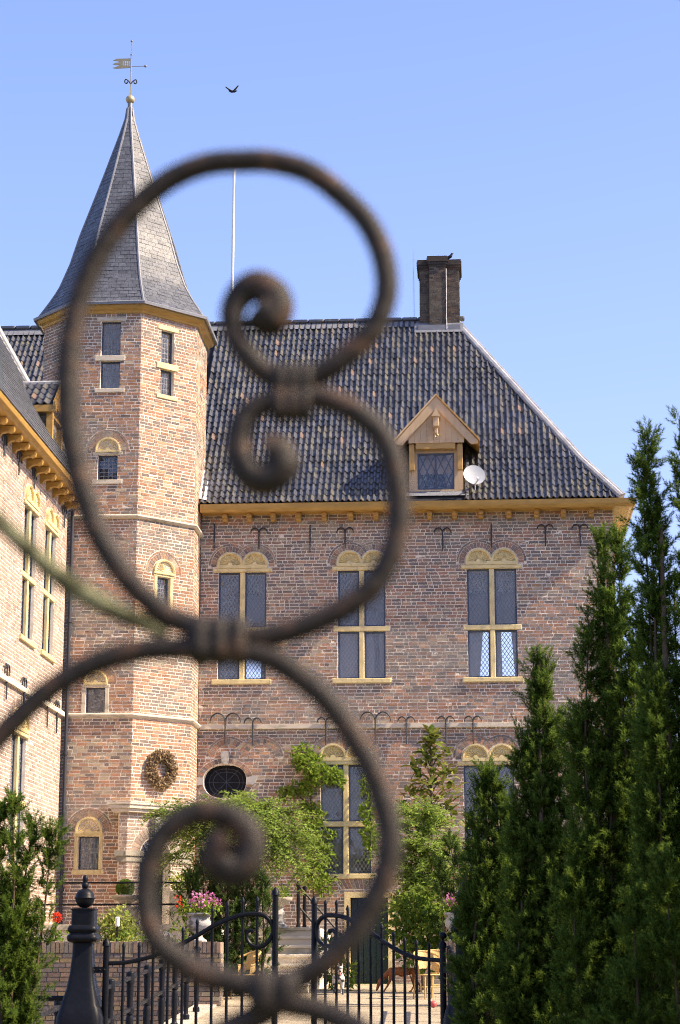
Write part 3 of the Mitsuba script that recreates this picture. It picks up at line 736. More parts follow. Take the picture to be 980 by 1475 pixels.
door = sbox(.36, 1.19, 1.18, 2.75).union(half_disc(.77, 2.75, .41))
RH.append(door)
SH, SV = [sbox(.32, 4.53, .40, 5.09), sbox(.30, 11.6, .62, 12.4), sbox(.30, 13.6, .62, 14.9), sbox(.34, 7.2, .44, 7.75)], []
for fr, ln, h, w in ((TF, 1.53, FH, FV), (RF, 1.626, RH, RV), (RS_, 1.80, SH, SV), (LF, 1.414, [], [])):
    face = sbox(0, .9, ln, ZT)
    hh = shapely.union_all(h) if h else Polygon()
    add(ST + '__wall', fr.ex(face - hh, -.3, 0), 'mat_mortar')
    bands = sbox(-1, 10.42, 9, 10.52).union(sbox(-1, 5.84, 9, 5.94))
    tb.wall(fr, (face - hh - (shapely.union_all(w) if w else Polygon()) - bands).buffer(0), z0=.9, ch=.077, seed=int(ln * 100))
tb.flush(ok=lambda c: c[2] < 6 and c[2] > 1.6 and c[0] < -6.6 and c[1] < -1.2)
for z0, z1 in ((13.6, 14.9), (11.6, 12.4)):
    add(ST + '__slit', RS_.box(.30, .62, z0, z1, -.16, -.12), 'mat_stone_yellow')
add(ST + '__inner_wall', [oct_loft([(-.31, .9), (-.31, 15.3)]), cat([tm(np.c_[octo(-.3), np.full(8, z)], [(0, i, i + 1) for i in range(1, 7)]) for z in (.95, 5.6, 10.4, 12.9, 15.3)])], 'mat_inside') if False else None
add(ST + '__floor', cat([tm(np.c_[octo(-.28), np.full(8, z)], [(0, i, i + 1) for i in range(1, 7)]) for z in (1.0, 5.4, 10.3, 13.0, 15.3)] + [bx(-9.9, -6.8, .9, .95, 1, 15.3)]), 'mat_inside')
add(ST + '__string_course', oct_loft([(-.02, 10.41), (.05, 10.43), (.09, 10.47), (.09, 10.50), (-.02, 10.54)]), 'mat_sandstone')
add(ST + '__string_course', oct_loft([(-.02, 5.83), (.05, 5.85), (.085, 5.89), (.085, 5.92), (-.02, 5.955)]), 'mat_sandstone')
add(ST + '__cornice', oct_loft([(-.02, 15.37), (.04, 15.38), (.06, 15.43), (.13, 15.46), (.17, 15.51), (.18, 15.56), (-.1, 15.56)]), 'mat_ochre')
# spire
SC = np.array([-8.5, -.22])
SPZ = np.array([15.56, 15.80, 16.1, 16.44, 17.1, 17.87, 18.94, 19.54, 20.72, 21.19, 21.55])
SPF = np.array([1.10, 1.02, .925, .83, .705, .595, .415, .315, .125, .055, .03])
def sp(i, z):
    k = np.interp(z, SPZ, SPF)
    return np.r_[SC + (OCT[i % 8] - SC) * k, z]
v = np.array([sp(i, z) - (0, 0, .03) for z in SPZ for i in range(8)])
f = [q for k in range(len(SPZ) - 1) for i in range(8) for a, b in [(8 * k + i, 8 * k + (i + 1) % 8)] for q in ((a, b, b + 8), (a, b + 8, a + 8))]
v[:, :2] = SC + (v[:, :2] - SC) * .985
ks = add(ST + '__spire', tm(v, f), 'mat_lead')
arc_z = np.linspace(15.56, 21.3, 4000)
def slates():
    parts = []
    for i in (0, 1, 2, 3):
        path = np.array([(sp(i, z) + sp(i + 1, z)) / 2 for z in arc_z[::8]])
        s = np.r_[0, np.cumsum(np.linalg.norm(np.diff(path, axis=0), axis=1))]
        zz = np.interp(np.arange(0, s[-1], .122), s, arc_z[::8])
        for r in range(len(zz) - 1):
            a, b, a2, b2 = sp(i, zz[r]), sp(i + 1, zz[r]), sp(i, min(zz[r + 1] + .03, 21.4)), sp(i + 1, min(zz[r + 1] + .03, 21.4))
            n = unit(np.cross(b - a, a2 - a)); w = np.linalg.norm(b - a)
            m = max(1, round(w / .21)); e = np.linspace(0, 1, m + 1) + np.r_[0, rng.uniform(-.06, .06, m - 1) / max(m, 1), 0]
            if r % 2 and m > 1: e = np.r_[0, (e[:-1] + e[1:]) / 2, 1]
            for t0, t1 in zip(e[:-1], e[1:]):
                g = .004 / w
                q0, q1, q2, q3 = a + (b - a) * (t0 + g), a + (b - a) * (t1 - g), a2 + (b2 - a2) * (t1 - g), a2 + (b2 - a2) * (t0 + g)
                j0, j1 = rng.uniform(.011, .016) + rng.uniform(-.0012, .0012, 2)
                dz = np.array([0, 0, rng.uniform(-.012, .006)])
                parts.append(np.array([q0 + n * j0 + dz, q1 + n * j1 + dz, q2 + n * .004, q3 + n * .004, q0 - n * .004 + dz, q1 - n * .004 + dz]))
    return parts
SLF = np.array([(0, 1, 2), (0, 2, 3), (4, 5, 1), (4, 1, 0), (4, 0, 3), (1, 5, 2)])
sl = slates()
cen = np.array([q.mean(0) for q in sl]); ar = np.array([np.linalg.norm(np.cross(q[1] - q[0], q[3] - q[0])) for q in sl])
vis = np.array([np.dot(np.cross(q[1] - q[0], q[3] - q[0]), EYE - q[0]) / np.linalg.norm(EYE - q[0]) ** 3 for q in sl])
pick = set(np.argsort(-vis)[:300].tolist())
V, F, U = [], [], []
for k, q in enumerate(sl):
    uv = np.tile(rng.random(2), (6, 1))
    if k in pick:
        scene[num(ks + '__slate')] = mikit.ply(tm(q, SLF), 'mat_slate', uv=uv)
    else:
        F.append(SLF + 6 * len(V)); V.append(q); U.append(uv)
key = num(ks + '__slating'); scene[key] = mikit.ply(tm(np.vstack(V), np.vstack(F)), 'mat_slate', uv=np.vstack(U)); stuff(key)
for i in range(5):
    p = np.array([sp(i, z) for z in np.linspace(15.58, 21.5, 40)])
    add(ks + '__hip', tube(p, .032, 6), 'mat_lead', smooth=50)
add(ks + '__eaves_edge', oct_loft([(.17, 15.56), (.25, 15.54), (.26, 15.60), (.2, 15.64)]), 'mat_lead')
add(ks + '__neck', moved(lathe([(.08, 21.1), (.07, 21.45), (.085, 21.5), (.06, 21.56), (.06, 21.66)], 14), (SC[0], SC[1], 0)), 'mat_lead', smooth=40)

# portal of the tower, parallel to its right front face
PK = num(ST + '__portal')
a0 = np.array([-7.70, -2.78]); PF = Fr(a0[0], a0[1], .7071, .7071)
pd = .60
pw = sbox(0, 1.0, 1.72, 3.72) - sbox(.36, .9, 1.19, 2.75).union(half_disc(.775, 2.75, .415))
pbody = [PF.ex(pw, -.34, 0), bx(-7.88, -7.705, -2.78, -2.25, 1.0, 3.72)]
scene[PK] = mikit.ply(cat(pbody), 'mat_mortar')
pb = Bricks(PK, 'mat_brick_side')
ringp = ring_bricks(.775, 2.76, .44, .66, 0, math.pi, 19)
cap = sbox(-.1, 2.62, .36, 2.86).union(sbox(1.19, 2.62, 1.8, 2.86))
pb.polys(PF, [g for k in ringp for g in [k.difference(cap).intersection(pw)] if g.geom_type == 'Polygon'])
pb.wall(PF, (pw - half_disc(.775, 2.75, .675).difference(sbox(-1, 0, 3, 2.62)) - cap).buffer(0), z0=1.0, ch=.077, seed=77)
pb.wall(Fr(-7.88, -2.78, 1, 0), sbox(0, 1.0, .18, 2.62).union(sbox(0, 2.86, .18, 3.72)), z0=1.0, ch=.077, seed=78)
pb.flush(0)
for nm, ms in (('__capital', [PF.box(-.04, .40, 2.62, 2.74, -.1, .035, .01), PF.box(-.08, .42, 2.742, 2.86, -.1, .07, .01), bx(-7.92, -7.70, -2.83, -2.4, 2.62, 2.74), bx(-7.96, -7.70, -2.87, -2.4, 2.742, 2.86)]),
               ('__capital', [PF.box(1.15, 1.76, 2.62, 2.74, -.1, .035, .01), PF.box(1.12, 1.80, 2.742, 2.86, -.1, .07, .01)]),
               ('__keystone', [PF.map(trimesh.convex.convex_hull([(.66, 3.12, 0), (.89, 3.12, 0), (.94, 3.62, 0), (.61, 3.62, 0), (.68, 3.14, .10), (.87, 3.14, .10), (.91, 3.6, .16), (.64, 3.6, .16)]))])):
    add(PK + nm, ms, 'mat_urn' if 'key' in nm else 'mat_kerb')
corner = [np.array([-8.10, -2.2]), np.array([-8.10, -2.96]), np.array([-7.62, -2.96]) , np.array([-6.25, -1.59]), np.array([-6.5, -1.0]), np.array([-7.7, -2.2])]
cp = Polygon(corner)
m = []
for d, z0, z1 in ((-.06, 3.70, 3.78), (0, 3.778, 3.86), (.03, 3.858, 3.90)):
    m.append(trimesh.creation.extrude_polygon(cp.buffer(d, join_style='mitre'), z1 - z0, engine='earcut')); m[-1].apply_translation((0, 0, z0))
add(PK + '__cornice', m, 'mat_sandstone')
kd = add(PK + '__door', [PF.box(.36 + i * .138, .36 + (i + 1) * .138 - .006, 1.19, 2.62, -.32, -.27, .006) for i in range(6)] + [PF.box(.36, 1.19, 2.60, 2.70, -.33, -.25, .01), PF.box(.74, .80, 1.2, 2.6, -.27, -.25)], 'mat_door_green')
add(kd + '__fanlight', PF.ex(half_disc(.775, 2.72, .40), -.30, -.298), 'mat_glass')
add(kd + '__bar', [PF.ex(LineString([(.775, 2.72), (.775 + .4 * math.cos(t), 2.72 + .4 * math.sin(t))]).buffer(.01), -.30, -.28) for t in (.6, 1.2, 1.94, 2.54)], 'mat_door_green')
add(kd + '__handle', rod(PF.pts([.70, 1.95, -.22]), PF.pts([.70, 2.10, -.22]), .014), 'mat_gold')

# weather vane on the spire
VN = thing('weather_vane', 'banner shaped gilt weather vane on a gold ball at the spire tip', 'weather vane')
c = np.array([SC[0], SC[1], 0])
add(VN + '__ball', ball(c + (0, 0, 21.75), .115, 3), 'mat_gold', smooth=True)
add(VN + '__rod', [rod(c + (0, 0, 21.8), c + (0, 0, 23.35), .014, 6), ball(c + (0, 0, 23.35), .03, 1), ball(c + (0, 0, 22.98), .028, 1)], 'mat_vane')
WF = Fr(SC[0], SC[1], 1, .15)
ban = Polygon([(-.02, 22.88), (-.38, 22.85), (-.46, 22.80), (-.34, 22.79), (-.28, 22.76), (-.40, 22.74), (-.47, 22.70), (-.38, 22.68), (-.28, 22.70), (-.36, 22.64), (-.47, 22.60), (-.38, 22.58), (-.02, 22.62)])
dig = shapely.union_all([sbox(-.06 - k * .05, 22.68, -.03 - k * .05, 22.81) - (sbox(-.052 - k * .05, 22.70, -.038 - k * .05, 22.79) if k in (0, 3) else sbox(-.06 - k * .05, 22.72, -.045 - k * .05, 22.75)) for k in range(4)])
add(VN + '__banner', WF.ex(ban - dig, -.008, .008), 'mat_vane')
add(VN + '__pointer', [rod(WF.pts([0, 22.66, 0]), WF.pts([.36, 22.68, 0]), .010, 6), ball(WF.pts([.36, 22.68, 0]), .035, 1)], 'mat_vane')
for s in (-1, 1):
    add(VN + '__scroll', tube(WF.pts(spline([(0, 22.18, 0), (s * .06, 22.26, 0), (s * .13, 22.30, 0), (s * .15, 22.22, 0), (s * .10, 22.19, 0), (s * .08, 22.24, 0)], 5)), .016, 6), 'mat_iron_anchor', smooth=40)

# ------------------------------------------------------------------ the side wing on the left
SW = thing('side_wing', 'sunlit pale brick side wing running towards the viewer at the left edge', 'castle')
WX = -9.3
LW = Fr(WX, 0, 0, 1)
sb_, sh_, sv_ = Bricks(SW + '__wall', 'mat_brick_side'), [], []
for uc, zb, zt, w, tz in ((-6.25, 7.0, 9.74, 1.16, 8.29), (-4.22, 7.0, 9.72, 1.1, 8.29), (-6.6, 2.4, 4.96, 1.3, 3.6), (-10.2, 7.0, 9.74, 1.16, 8.29)):
    cross_window(SW, LW, uc, zb, zt, w, tz, sb_, sh_, sv_)
face = sbox(-16, -.3, -2.52, 10.75)
hh = shapely.union_all(sh_)
add(SW + '__wall', LW.ex(face - hh, -.4, 0), 'mat_mortar')
sb_.wall(LW, (face - hh - shapely.union_all(sv_) - sbox(-17, 5.84, 0, 5.96)).intersection(sbox(-16, -.3, 0, 11)), z0=-.3, seed=9)
sb_.wall(Fr(-13.4, -16.4, 1, 0), sbox(0, -.3, 4.1, 10.7), z0=-.3, seed=19)
sb_.flush(0)
add(SW + '__end_wall', [bx(-13, WX - .002, -2.95, -2.52, -.3, 10.75), bx(-13.4, -13, -16, -2.5, -.3, 10.75), bx(-13.4, WX - .002, -16.4, -16, -.3, 10.75), tm([(-13.4, -16.3, 10.7), (WX + .1, -16.3, 10.7), (WX + .1, -16.3, 11.5), (-12.6, -16.3, 17.4)], [(0, 1, 2), (0, 2, 3)])], 'mat_mortar')
add(SW + '__floor', [bx(-13, WX - .41, -16, -2.95, z, z + .2) for z in (-.3, 5.5, 10.4)], 'mat_inside')
add(SW + '__string_course', LW.ex(sbox(-16, 5.85, -2.5, 5.95), -.03, .08), 'mat_sandstone')
cp = Polygon([(0, 10.70), (.14, 10.71), (.38, 10.72), (.40, 10.76), (.46, 10.79), (.49, 10.88), (.0, 10.88)])
cm = trimesh.creation.extrude_polygon(cp, 13.5, engine='earcut')
add(SW + '__gutter', along(cm, (WX, -16, 0), (0, 1, 0), (1, 0, 0)), 'mat_ochre')
for k in range(16):
    y = -2.85 - k * .655
    q = Polygon([(0, 10.52), (.06, 10.50), (.10, 10.56), (.20, 10.59), (.26, 10.56), (.33, 10.59), (.35, 10.64), (.33, 10.70), (0, 10.70)])
    m = trimesh.creation.extrude_polygon(q, .10, engine='earcut')
    add(SW + '__bracket', along(m, (WX, y - .055, 0), (0, 1, 0), (1, 0, 0)), 'mat_ochre')
def wing_anchor(y, z0, z1, r):
    ms = [tube(LW.pts(np.array([[y, z0, .05], [y, (z0 + z1) / 2, .05], [y, z1, .05]])), [.015, .024, .02], 6)]
    for s in (-1, 1):
        ms.append(tube(LW.pts(spline([(y, z1 - .05, .05), (y + s * r * .4, z1 + .05, .05), (y + s * r, z1 - .02, .05), (y + s * r * .9, z1 - .16, .05)], 5)), .017, 6))
    add(SW + '__wall_anchor', ms, 'mat_iron_anchor')
for y, z0, z1 in ((-9.0, 10.2, 10.62), (-7.67, 10.15, 10.6), (-6.24, 10.2, 10.6), (-3.07, 10.05, 10.5), (-8.05, 5.5, 6.15), (-6.5, 5.5, 6.1), (-4.2, 5.4, 6.05), (-3.2, 5.4, 6.05)):
    wing_anchor(y, z0, z1, .2)
# its roof, seen almost edge on, and a dormer on it
rp = [(WX + .45, 10.93), (WX - 1.2, 13.87), (WX - 3.3, 17.6)]
v = np.array([(x, y, z) for x, z in rp for y in (-16, -2.4)])
kr2 = add(SW + '__roof', tm(v, [(0, 1, 3), (0, 3, 2), (2, 3, 5), (2, 5, 4)]), 'mat_tile_under')
d2, n2 = unit(np.array([-2.1, 0, 3.73])), unit(np.array([3.73, 0, 2.1]))
V, U = [], []
for r in range(40):
    p0 = np.array([WX + .45, 0, 10.95]) + unit(np.array([-1.65, 0, 2.94])) * r * .19
    y = -16 + .12 * (r % 2)
    while y < -2.85:
        w = rng.uniform(.2, .27); j = rng.uniform(.016, .024)
        q = [p0 + n2 * j + (0, y, 0), p0 + n2 * j + (0, y + w, 0), p0 + d2 * .22 + n2 * .004 + (0, y + w, 0), p0 + d2 * .22 + n2 * .004 + (0, y, 0), p0 + (0, y, 0), p0 + (0, y + w, 0)]
        V.append(np.array(q)); U.append(np.tile(rng.random(2), (6, 1))); y += w + .004
key = num(kr2 + '__slating'); scene[key] = mikit.ply(tm(np.vstack(V), np.concatenate([SLF + 6 * i for i in range(len(V))])), 'mat_slate', uv=np.vstack(U)); stuff(key)
add(kr2 + '__verge', [tube(np.array([(x, -2.42, z + .02) for x, z in rp]), .10, 6), tm([(x, y, z + .03) for x, z in rp for y in (-2.75, -2.4)], [(0, 1, 3), (0, 3, 2), (2, 3, 5), (2, 5, 4)])], 'mat_lead_pale')
DY = -4.0
dd = add(SW + '__dormer', [bx(-10.9, WX - .16, DY - .3, DY - .26, 11.2, 12.45), bx(WX - .17, WX - .13, DY - .30, DY + .9, 11.2, 11.6)], 'mat_mortar_dark')
db = Bricks(dd, 'mat_brick_chimney')
db.wall(Fr(-10.9, DY - .3, 1, 0), sbox(0, 11.2, 1.42, 12.42), ch=.075, seed=31); db.flush(0)
add(dd + '__post', [bx(WX - .16, WX - .02, DY - .34, DY - .20, 11.2, 12.5), bx(WX - .16, WX - .04, DY + .75, DY + .9, 11.2, 12.5), bx(WX - .16, WX - .04, DY - .2, DY + .75, 12.35, 12.5)], 'mat_ochre')
add(dd + '__pane', bx(WX - .12, WX - .115, DY - .2, DY + .75, 11.6, 12.35), 'mat_glass')
add(dd + '__fascia', bx(-10.9, WX + .08, DY - .50, DY - .40, 12.40, 12.55), 'mat_ochre')
add(dd + '__barge_board', [trimesh.convex.convex_hull([(x, y, z) for x in (WX + .02, WX + .07) for y, z in ((DY - .52, 12.5), (DY - .52, 12.62), (DY + .3, 13.35), (DY + .3, 13.16), (DY + 1.1, 12.5), (DY + 1.1, 12.62))])], 'mat_ochre')
add(dd + '__roof', [tm([(-10.9, DY - .48, 12.55), (WX + .05, DY - .48, 12.55), (WX + .05, DY + .3, 13.25), (-10.9, DY + .3, 13.25)], [(0, 1, 2), (0, 2, 3)])], 'mat_tile_under')
sp2 = []
sl_ = unit(np.array([0, .78, .70])); nr_ = np.array([0, -sl_[2], sl_[1]])
for r in range(4):
    for k in range(9):
        sp2.append((np.array([WX - .06 - (k + 1) * .165, DY - .48, 12.56]) + sl_ * r * .25, np.array([1.12, 0, 0]), sl_, nr_))
tile_roof(dd + '__roof', sp2, 36) if False else None
O = []
for (p, u, s, n) in sp2:
    M = np.eye(4); M[:3, 0], M[:3, 1], M[:3, 2], M[:3, 3] = u, s, n, p
    v_, f_ = TILES[rng.integers(6)]
    scene[num(dd + '__tile')] = mikit.ply(tm(v_, f_), 'mat_tile', smooth=True, uv=np.tile(rng.random(2), (len(v_), 1)), to_world=T(M.tolist()))
add(dd + '__ridge', rod((-10.9, DY + .3, 13.27), (WX + .06, DY + .3, 13.27), .07, 8), 'mat_lead_pale', smooth=40)
dp = num('drainpipe'); tag(dp, 'thin dark drainpipe in the corner between side wing and tower', 'pipe')
scene[dp] = mikit.ply(cat([rod((-9.20, -2.42, .2), (-9.20, -2.42, 10.6), .04, 10)] + [rod((-9.20, -2.42, z), (-9.20, -2.42, z + .08), .062, 10) for z in (2, 5, 8)]), 'mat_iron_anchor', smooth=40)

# ------------------------------------------------------------------ things on the buildings
DI = thing('satellite_dish', 'round pale grey satellite dish on the roof beside the dormer', 'satellite dish')
r = np.linspace(0.001, .265, 9)
dish = lathe(np.r_[np.c_[r, r * r * .55], np.c_[r[::-1], r[::-1] ** 2 * .55 + .012]], 28)
R = trimesh.transformations.rotation_matrix(math.radians(72), unit(np.array([1, .25, 0])))
dish.apply_transform(R); dc = np.array([.02, -.62, 11.72]); dish.apply_translation(dc)
add(DI + '__dish', dish, 'mat_dish', smooth=40)
add(DI + '__arm', [rod(dc + (0, 0, -.24), dc + (.10, -.34, -.17), .012, 6), rod(dc + (.02, .03, -.05), dc + (.02, .5, -.1), .022, 6), rod(dc + (.02, .42, -.1), dc + (.02, .42, -.42), .02, 6)], 'mat_leading')
add(DI + '__receiver', rod(dc + (.10, -.36, -.18), dc + (.07, -.27, -.13), .03, 8), 'mat_white', smooth=40)

WR = thing('wreath', 'round brown dried wreath hanging on the tower wall above the portal', 'wreath')
wc = np.array([.77, 4.72])
t = np.linspace(0, 2 * np.pi, 40)[:-1]
add(WR + '__hoop', tube(RF.pts(np.c_[wc[0] + .29 * np.cos(np.r_[t, 0, .16]), wc[1] + .33 * np.sin(np.r_[t, 0, .16]), np.full(41, .09)]), .07, 8), 'mat_bark')
n = 1500
a, b = rng.uniform(0, 2 * np.pi, n), rng.uniform(0, 2 * np.pi, n); rr = .10 * np.sqrt(rng.uniform(.35, 1, n))
q = np.c_[wc[0] + (.29 + rr * np.cos(b)) * np.cos(a), wc[1] + (.33 + rr * np.cos(b)) * np.sin(a), .09 + rr * np.sin(b)]
out = unit(np.c_[np.cos(b) * np.cos(a), np.cos(b) * np.sin(a), np.sin(b)] + rng.normal(0, .6, (n, 3)))
o3 = out[:, :1] * RF.u + out[:, 1:2] * np.array([0, 0, 1.0]) + out[:, 2:] * RF.n
leaves(WR + '__leaf', 'mat_wreath', RF.pts(q), o3, rand_dirs(n), rng.uniform(.05, .085, n), rng.uniform(.03, .05, n), .3)

add(tag('flagpole', 'tall bare white flagpole standing behind the ridge of the main roof', 'flagpole') and 'flagpole', [tube([(-7.76, 15, 10), (-7.76, 15, 20), (-7.74, 15, 26.3)], [.075, .06, .04], 10), ball((-7.74, 15, 26.35), .07, 1)], 'mat_white', smooth=40)
#=FIGURES
# ------------------------------------------------------------------ moat walls, terrace, steps
def low_wall(label, x0, x1, xb0, xb1, end, seed):
    k = num('garden_wall'); tag(k, label, 'wall')
    zt = .79
    fr = Fr(0, -11.0, 1, 0)
    scene[k] = mikit.ply(bx(x0, x1, -10.995, -10.6, -3.9, zt - .01), 'mat_mortar_dark')
    b = Bricks(k, 'mat_brick_low')
    b.wall(fr, sbox(xb0, -1.3, xb1, zt - .2), z0=-1.3, ch=.082, joint=.016, L=.22, proud=.012, depth=.03, seed=seed)
    u = xb0
    while u < xb1 - .06:
        w = .068 + rng.normal(0, .004)
        b.extra.append(fr.map(bx(u, u + w, zt - .195, zt + rng.normal(0, .006), -.415, .018 + rng.normal(0, .004))))
        u += w + .014
    fe = Fr(end[0], -10.995, 0, end[1]) if end[1] > 0 else Fr(end[0], -10.6, 0, -1)
    b.wall(fe, sbox(0, -1.3, .39, zt - .2), z0=-1.3, ch=.082, joint=.016, L=.2, proud=.01, seed=seed + 1)
    b.flush(ok=lambda c: c[2] > -.7)
low_wall('low weathered moat wall of old brown brick left of the gate, with a soldier course on top', -40, -4.56, -8.8, -4.56, (-4.56, 1), 21)
low_wall('low brown brick moat wall on the right of the bridge, mostly behind dark yews', -.63, 40, -.63, 4.2, (-.63, -1), 24)

tk = structure('terrace', [bx(-12.5, -5.42, -4.4, -1.0, -.4, 1.12), bx(-5.42, -3.42, -3.2, -.02, -.4, 1.18), bx(-9.2, -5.43, -2.9, .2, 1.119, 1.16)], 'mat_mortar')
structure('terrace_kerb', [bx(-12.5, -5.40, -4.48, -4.05, 1.121, 1.235)], 'mat_stone_step')
sf = thing('stone_steps', 'flight of weathered pale stone steps rising from the courtyard behind the gate', 'steps')
for k in range(7):
    z = 1.19 - k * .19; y = -3.2 - k * .33
    add(sf + '__step', [chamfer_box(-5.38, -3.46, y - .36, y + (.35 if k else .2), z - .062, z, .012), bx(-5.36, -3.48, y - .31, y + .30, z - .19, z - .061)], 'mat_stone_step')

# stair railing beside the steps
rl = thing('stair_railing', 'black iron stair railing sloping down to the right beside the stone steps', 'railing')
for x, y, z0, z1 in ((-3.99, -2.0, 1.18, 2.20), (-3.86, -1.9, 1.18, 2.12), (-3.05, -2.0, .0, 1.1)):
    add(rl + '__post', [moved(lathe([(.05, z0), (.05, z0 + .08), (.035, z0 + .10), (.045, (z0 + z1) / 2), (.03, z1 - .12), (.05, z1 - .1), (.05, z1 - .02), (.02, z1)], 10), (x, y, 0))], 'mat_iron_black', smooth=40)
for dz in (-.06, -.5):
    add(rl + '__rail', rod((-4.0, -2.0, 2.2 + dz), (-3.05, -2.0, 1.12 + dz), .022), 'mat_iron_black', smooth=40)
# terrace railing of two thin rails
rl = thing('terrace_railing', 'thin black two rail fence along the terrace in front of the tower', 'railing')
for z in (2.1, 1.65):
    add(rl + '__rail', rod((-11.5, -4.3, z), (-5.9, -4.3, z), .022), 'mat_iron_black', smooth=40)
for x in (-11.4, -6.82, -5.92):
    add(rl + '__post', moved(lathe([(.06, 1.2), (.06, 1.3), (.035, 1.34), (.055, 1.6), (.035, 1.9), (.05, 2.06), (.05, 2.14), (.02, 2.18), (.045, 2.24), (.01, 2.3)], 10), (x, -4.3, 0)), 'mat_iron_black', smooth=40)

# ------------------------------------------------------------------ bridge railings
def bridge_rail(label, xf, side):
    R = thing('bridge_railing', label, 'railing')
    D0 = [19.2, 21.05] + [22.892 + 1.851 * k for k in range(7)]
    zr = lambda d: .115 + .045 * (d - 22.9)
    for d in D0:
        x, y, zt = xf(d), -47 + d, zr(d); zg = float(deck_z(y)) + .03
        p = [(.055, 0), (.055, .07), (.035, .09), (.034, .16), (.043, .34), (.046, .5), (.034, .555), (.052, .565), (.052, .63), (.036, .645)]
        h = zt + .06 - zg
        q = [(r * 1.05, zg + z) for r, z in p] + [(r * 1.05, zg + h * .62 + (z) * h * .40) for r, z in ((.036, .2), (.043, .45), (.04, .62), (.05, .66), (.05, .94), (.04, .97), (.015, 1.0))]
        add(R + '__post', moved(lathe(q, 12), (x, y, 0)), 'mat_iron_black', smooth=45)
    a, b = D0[0] - 1.2, D0[-1] + .6
    for dz in (0, -.37):
        m = tube(np.array([(xf(a), -47 + a, zr(a) + dz), (xf(b), -47 + b, zr(b) + dz)]), .030, 4)
        add(R + '__rail', m, 'mat_iron_black')
    return R
bridge_rail('black iron bridge railing with turned posts along the left side of the bridge', lambda d: -2.966 - .051 * d + .0, 0)
bridge_rail('black iron bridge railing along the right side of the bridge, behind the right gate post', lambda d: .46 - .0285 * d, 1)

# ------------------------------------------------------------------ gate
def post(x, label):
    k = thing('gate_post', label, 'gate post')
    add(k + '__shaft', moved(lathe([(.235, -1.25), (.235, -.62), (.20, -.55), (.185, -.45), (.192, -.2), (.188, -.10), (.165, -.02), (.153, .0), (.150, .03), (.118, .14), (.098, .26), (.084, .40), (.082, .50)], 40, 7), (x, -30, 0)), 'mat_iron_black', smooth=40)
    add(k + '__moulding', moved(lathe([(.082, .50), (.118, .515), (.128, .535), (.125, .56), (.11, .575), (.108, .585), (.122, .60), (.125, .62), (.112, .645), (.098, .65)], 40, 7), (x, -30, 0)), 'mat_iron_black', smooth=50)
    add(k + '__block', moved(lathe([(.096, .648), (.096, .77), (.104, .774), (.104, .785), (.04, .79)], 40, 9), (x, -30, 0)), 'mat_iron_black', smooth=40)
    th = np.linspace(-1.35, 1.4, 16)
    add(k + '__ball', moved(lathe([(.045, .785)] + [(.08 * math.cos(a), .868 + .08 * math.sin(a)) for a in th[:8]] + [(.086, .868), (.086, .874)] + [(.08 * math.cos(a), .874 + .08 * math.sin(a)) for a in th[8:]], 28), (x, -30, 0)), 'mat_iron_black', smooth=60)
    add(k + '__finial', moved(lathe([(.016, .95), (.028, .965), (.03, .985), (.018, 1.0), (.024, 1.02), (.022, 1.045), (.006, 1.065)], 14), (x, -30, 0)), 'mat_iron_black', smooth=50)
    return k
post(-3.305, 'stout black cast iron gate post with a ball on top, left of the gate')
post(-.12, 'black cast iron gate post half hidden by the right hand yews')
BAR = lambda fr, s, z0, z1, r: fr.map(lathe([(r, z0), (r, z1 - .05), (r * 1.25, z1 - .045), (r * 1.1, z1 - .03), (r * .3, z1)], 10)) if False else tm(fr.pts(np.c_[0, 0, 0]), [(0, 0, 0)])
def upright(fr, s, z0, z1, r, tip=.045):
    m = lathe([(r, 0), (r, z1 - z0 - tip), (r * 1.35, z1 - z0 - tip + .004), (r * 1.2, z1 - z0 - tip * .5), (r * .2, z1 - z0)], 10)
    v = np.asarray(m.vertices)
    return tm(fr.pts(np.c_[s + v[:, 0], z0 + v[:, 2], -v[:, 1]]), m.faces)
def gate(label, fr, stile, meet, bars, rail, zb=-1.08):
    k = thing('garden_gate', label, 'gate')
    add(k + '__stile', upright(fr, stile[0], zb, stile[1], .027, .07), 'mat_iron_black', smooth=40)
    add(k + '__meeting_stile', upright(fr, meet[0], zb, meet[1], .026, .07), 'mat_iron_black', smooth=40)
    for s, z in bars:
        add(k + '__bar', upright(fr, s, zb + .06, z, .0125), 'mat_iron_black', smooth=40)
    pts = spline(np.c_[np.array(rail), np.full(len(rail), .0)], 6)
    nn = len(pts)
    add(k + '__curved_rail', tube(fr.pts(pts), np.interp(np.arange(nn), [0, nn * .5, nn * .95, nn - 1], [.019, .021, .016, .022]), 8), 'mat_iron_black', smooth=40)
    for z in (zb + .05, zb + .5):
        add(k + '__bottom_rail', fr.box(min(stile[0], meet[0]), max(stile[0], meet[0]), z, z + .045, -.012, .012), 'mat_iron_black')
    return k
GL = Fr(-3.10, -30, 1, 0)
gl = gate('left leaf of the black iron gate, closed, its curved top rail ending in a scroll', GL, (-.012, .545), (1.401, .959),
     [[0.134, 0.513], [0.265, 0.513], [0.383, 0.552], [0.509, 0.586], [0.63, 0.639], [0.749, 0.705], [0.875, 0.801], [1.0, 0.846], [1.128, 0.88], [1.25, 0.885]],
     [[-0.011, 0.338], [0.135, 0.343], [0.269, 0.366], [0.408, 0.405], [0.552, 0.461], [0.748, 0.563], [0.875, 0.636], [1.002, 0.693], [1.13, 0.732], [1.252, 0.738], [1.333, 0.709], [1.385, 0.619], [1.352, 0.523], [1.283, 0.472], [1.202, 0.489], [1.161, 0.551], [1.178, 0.602], [1.224, 0.596]])
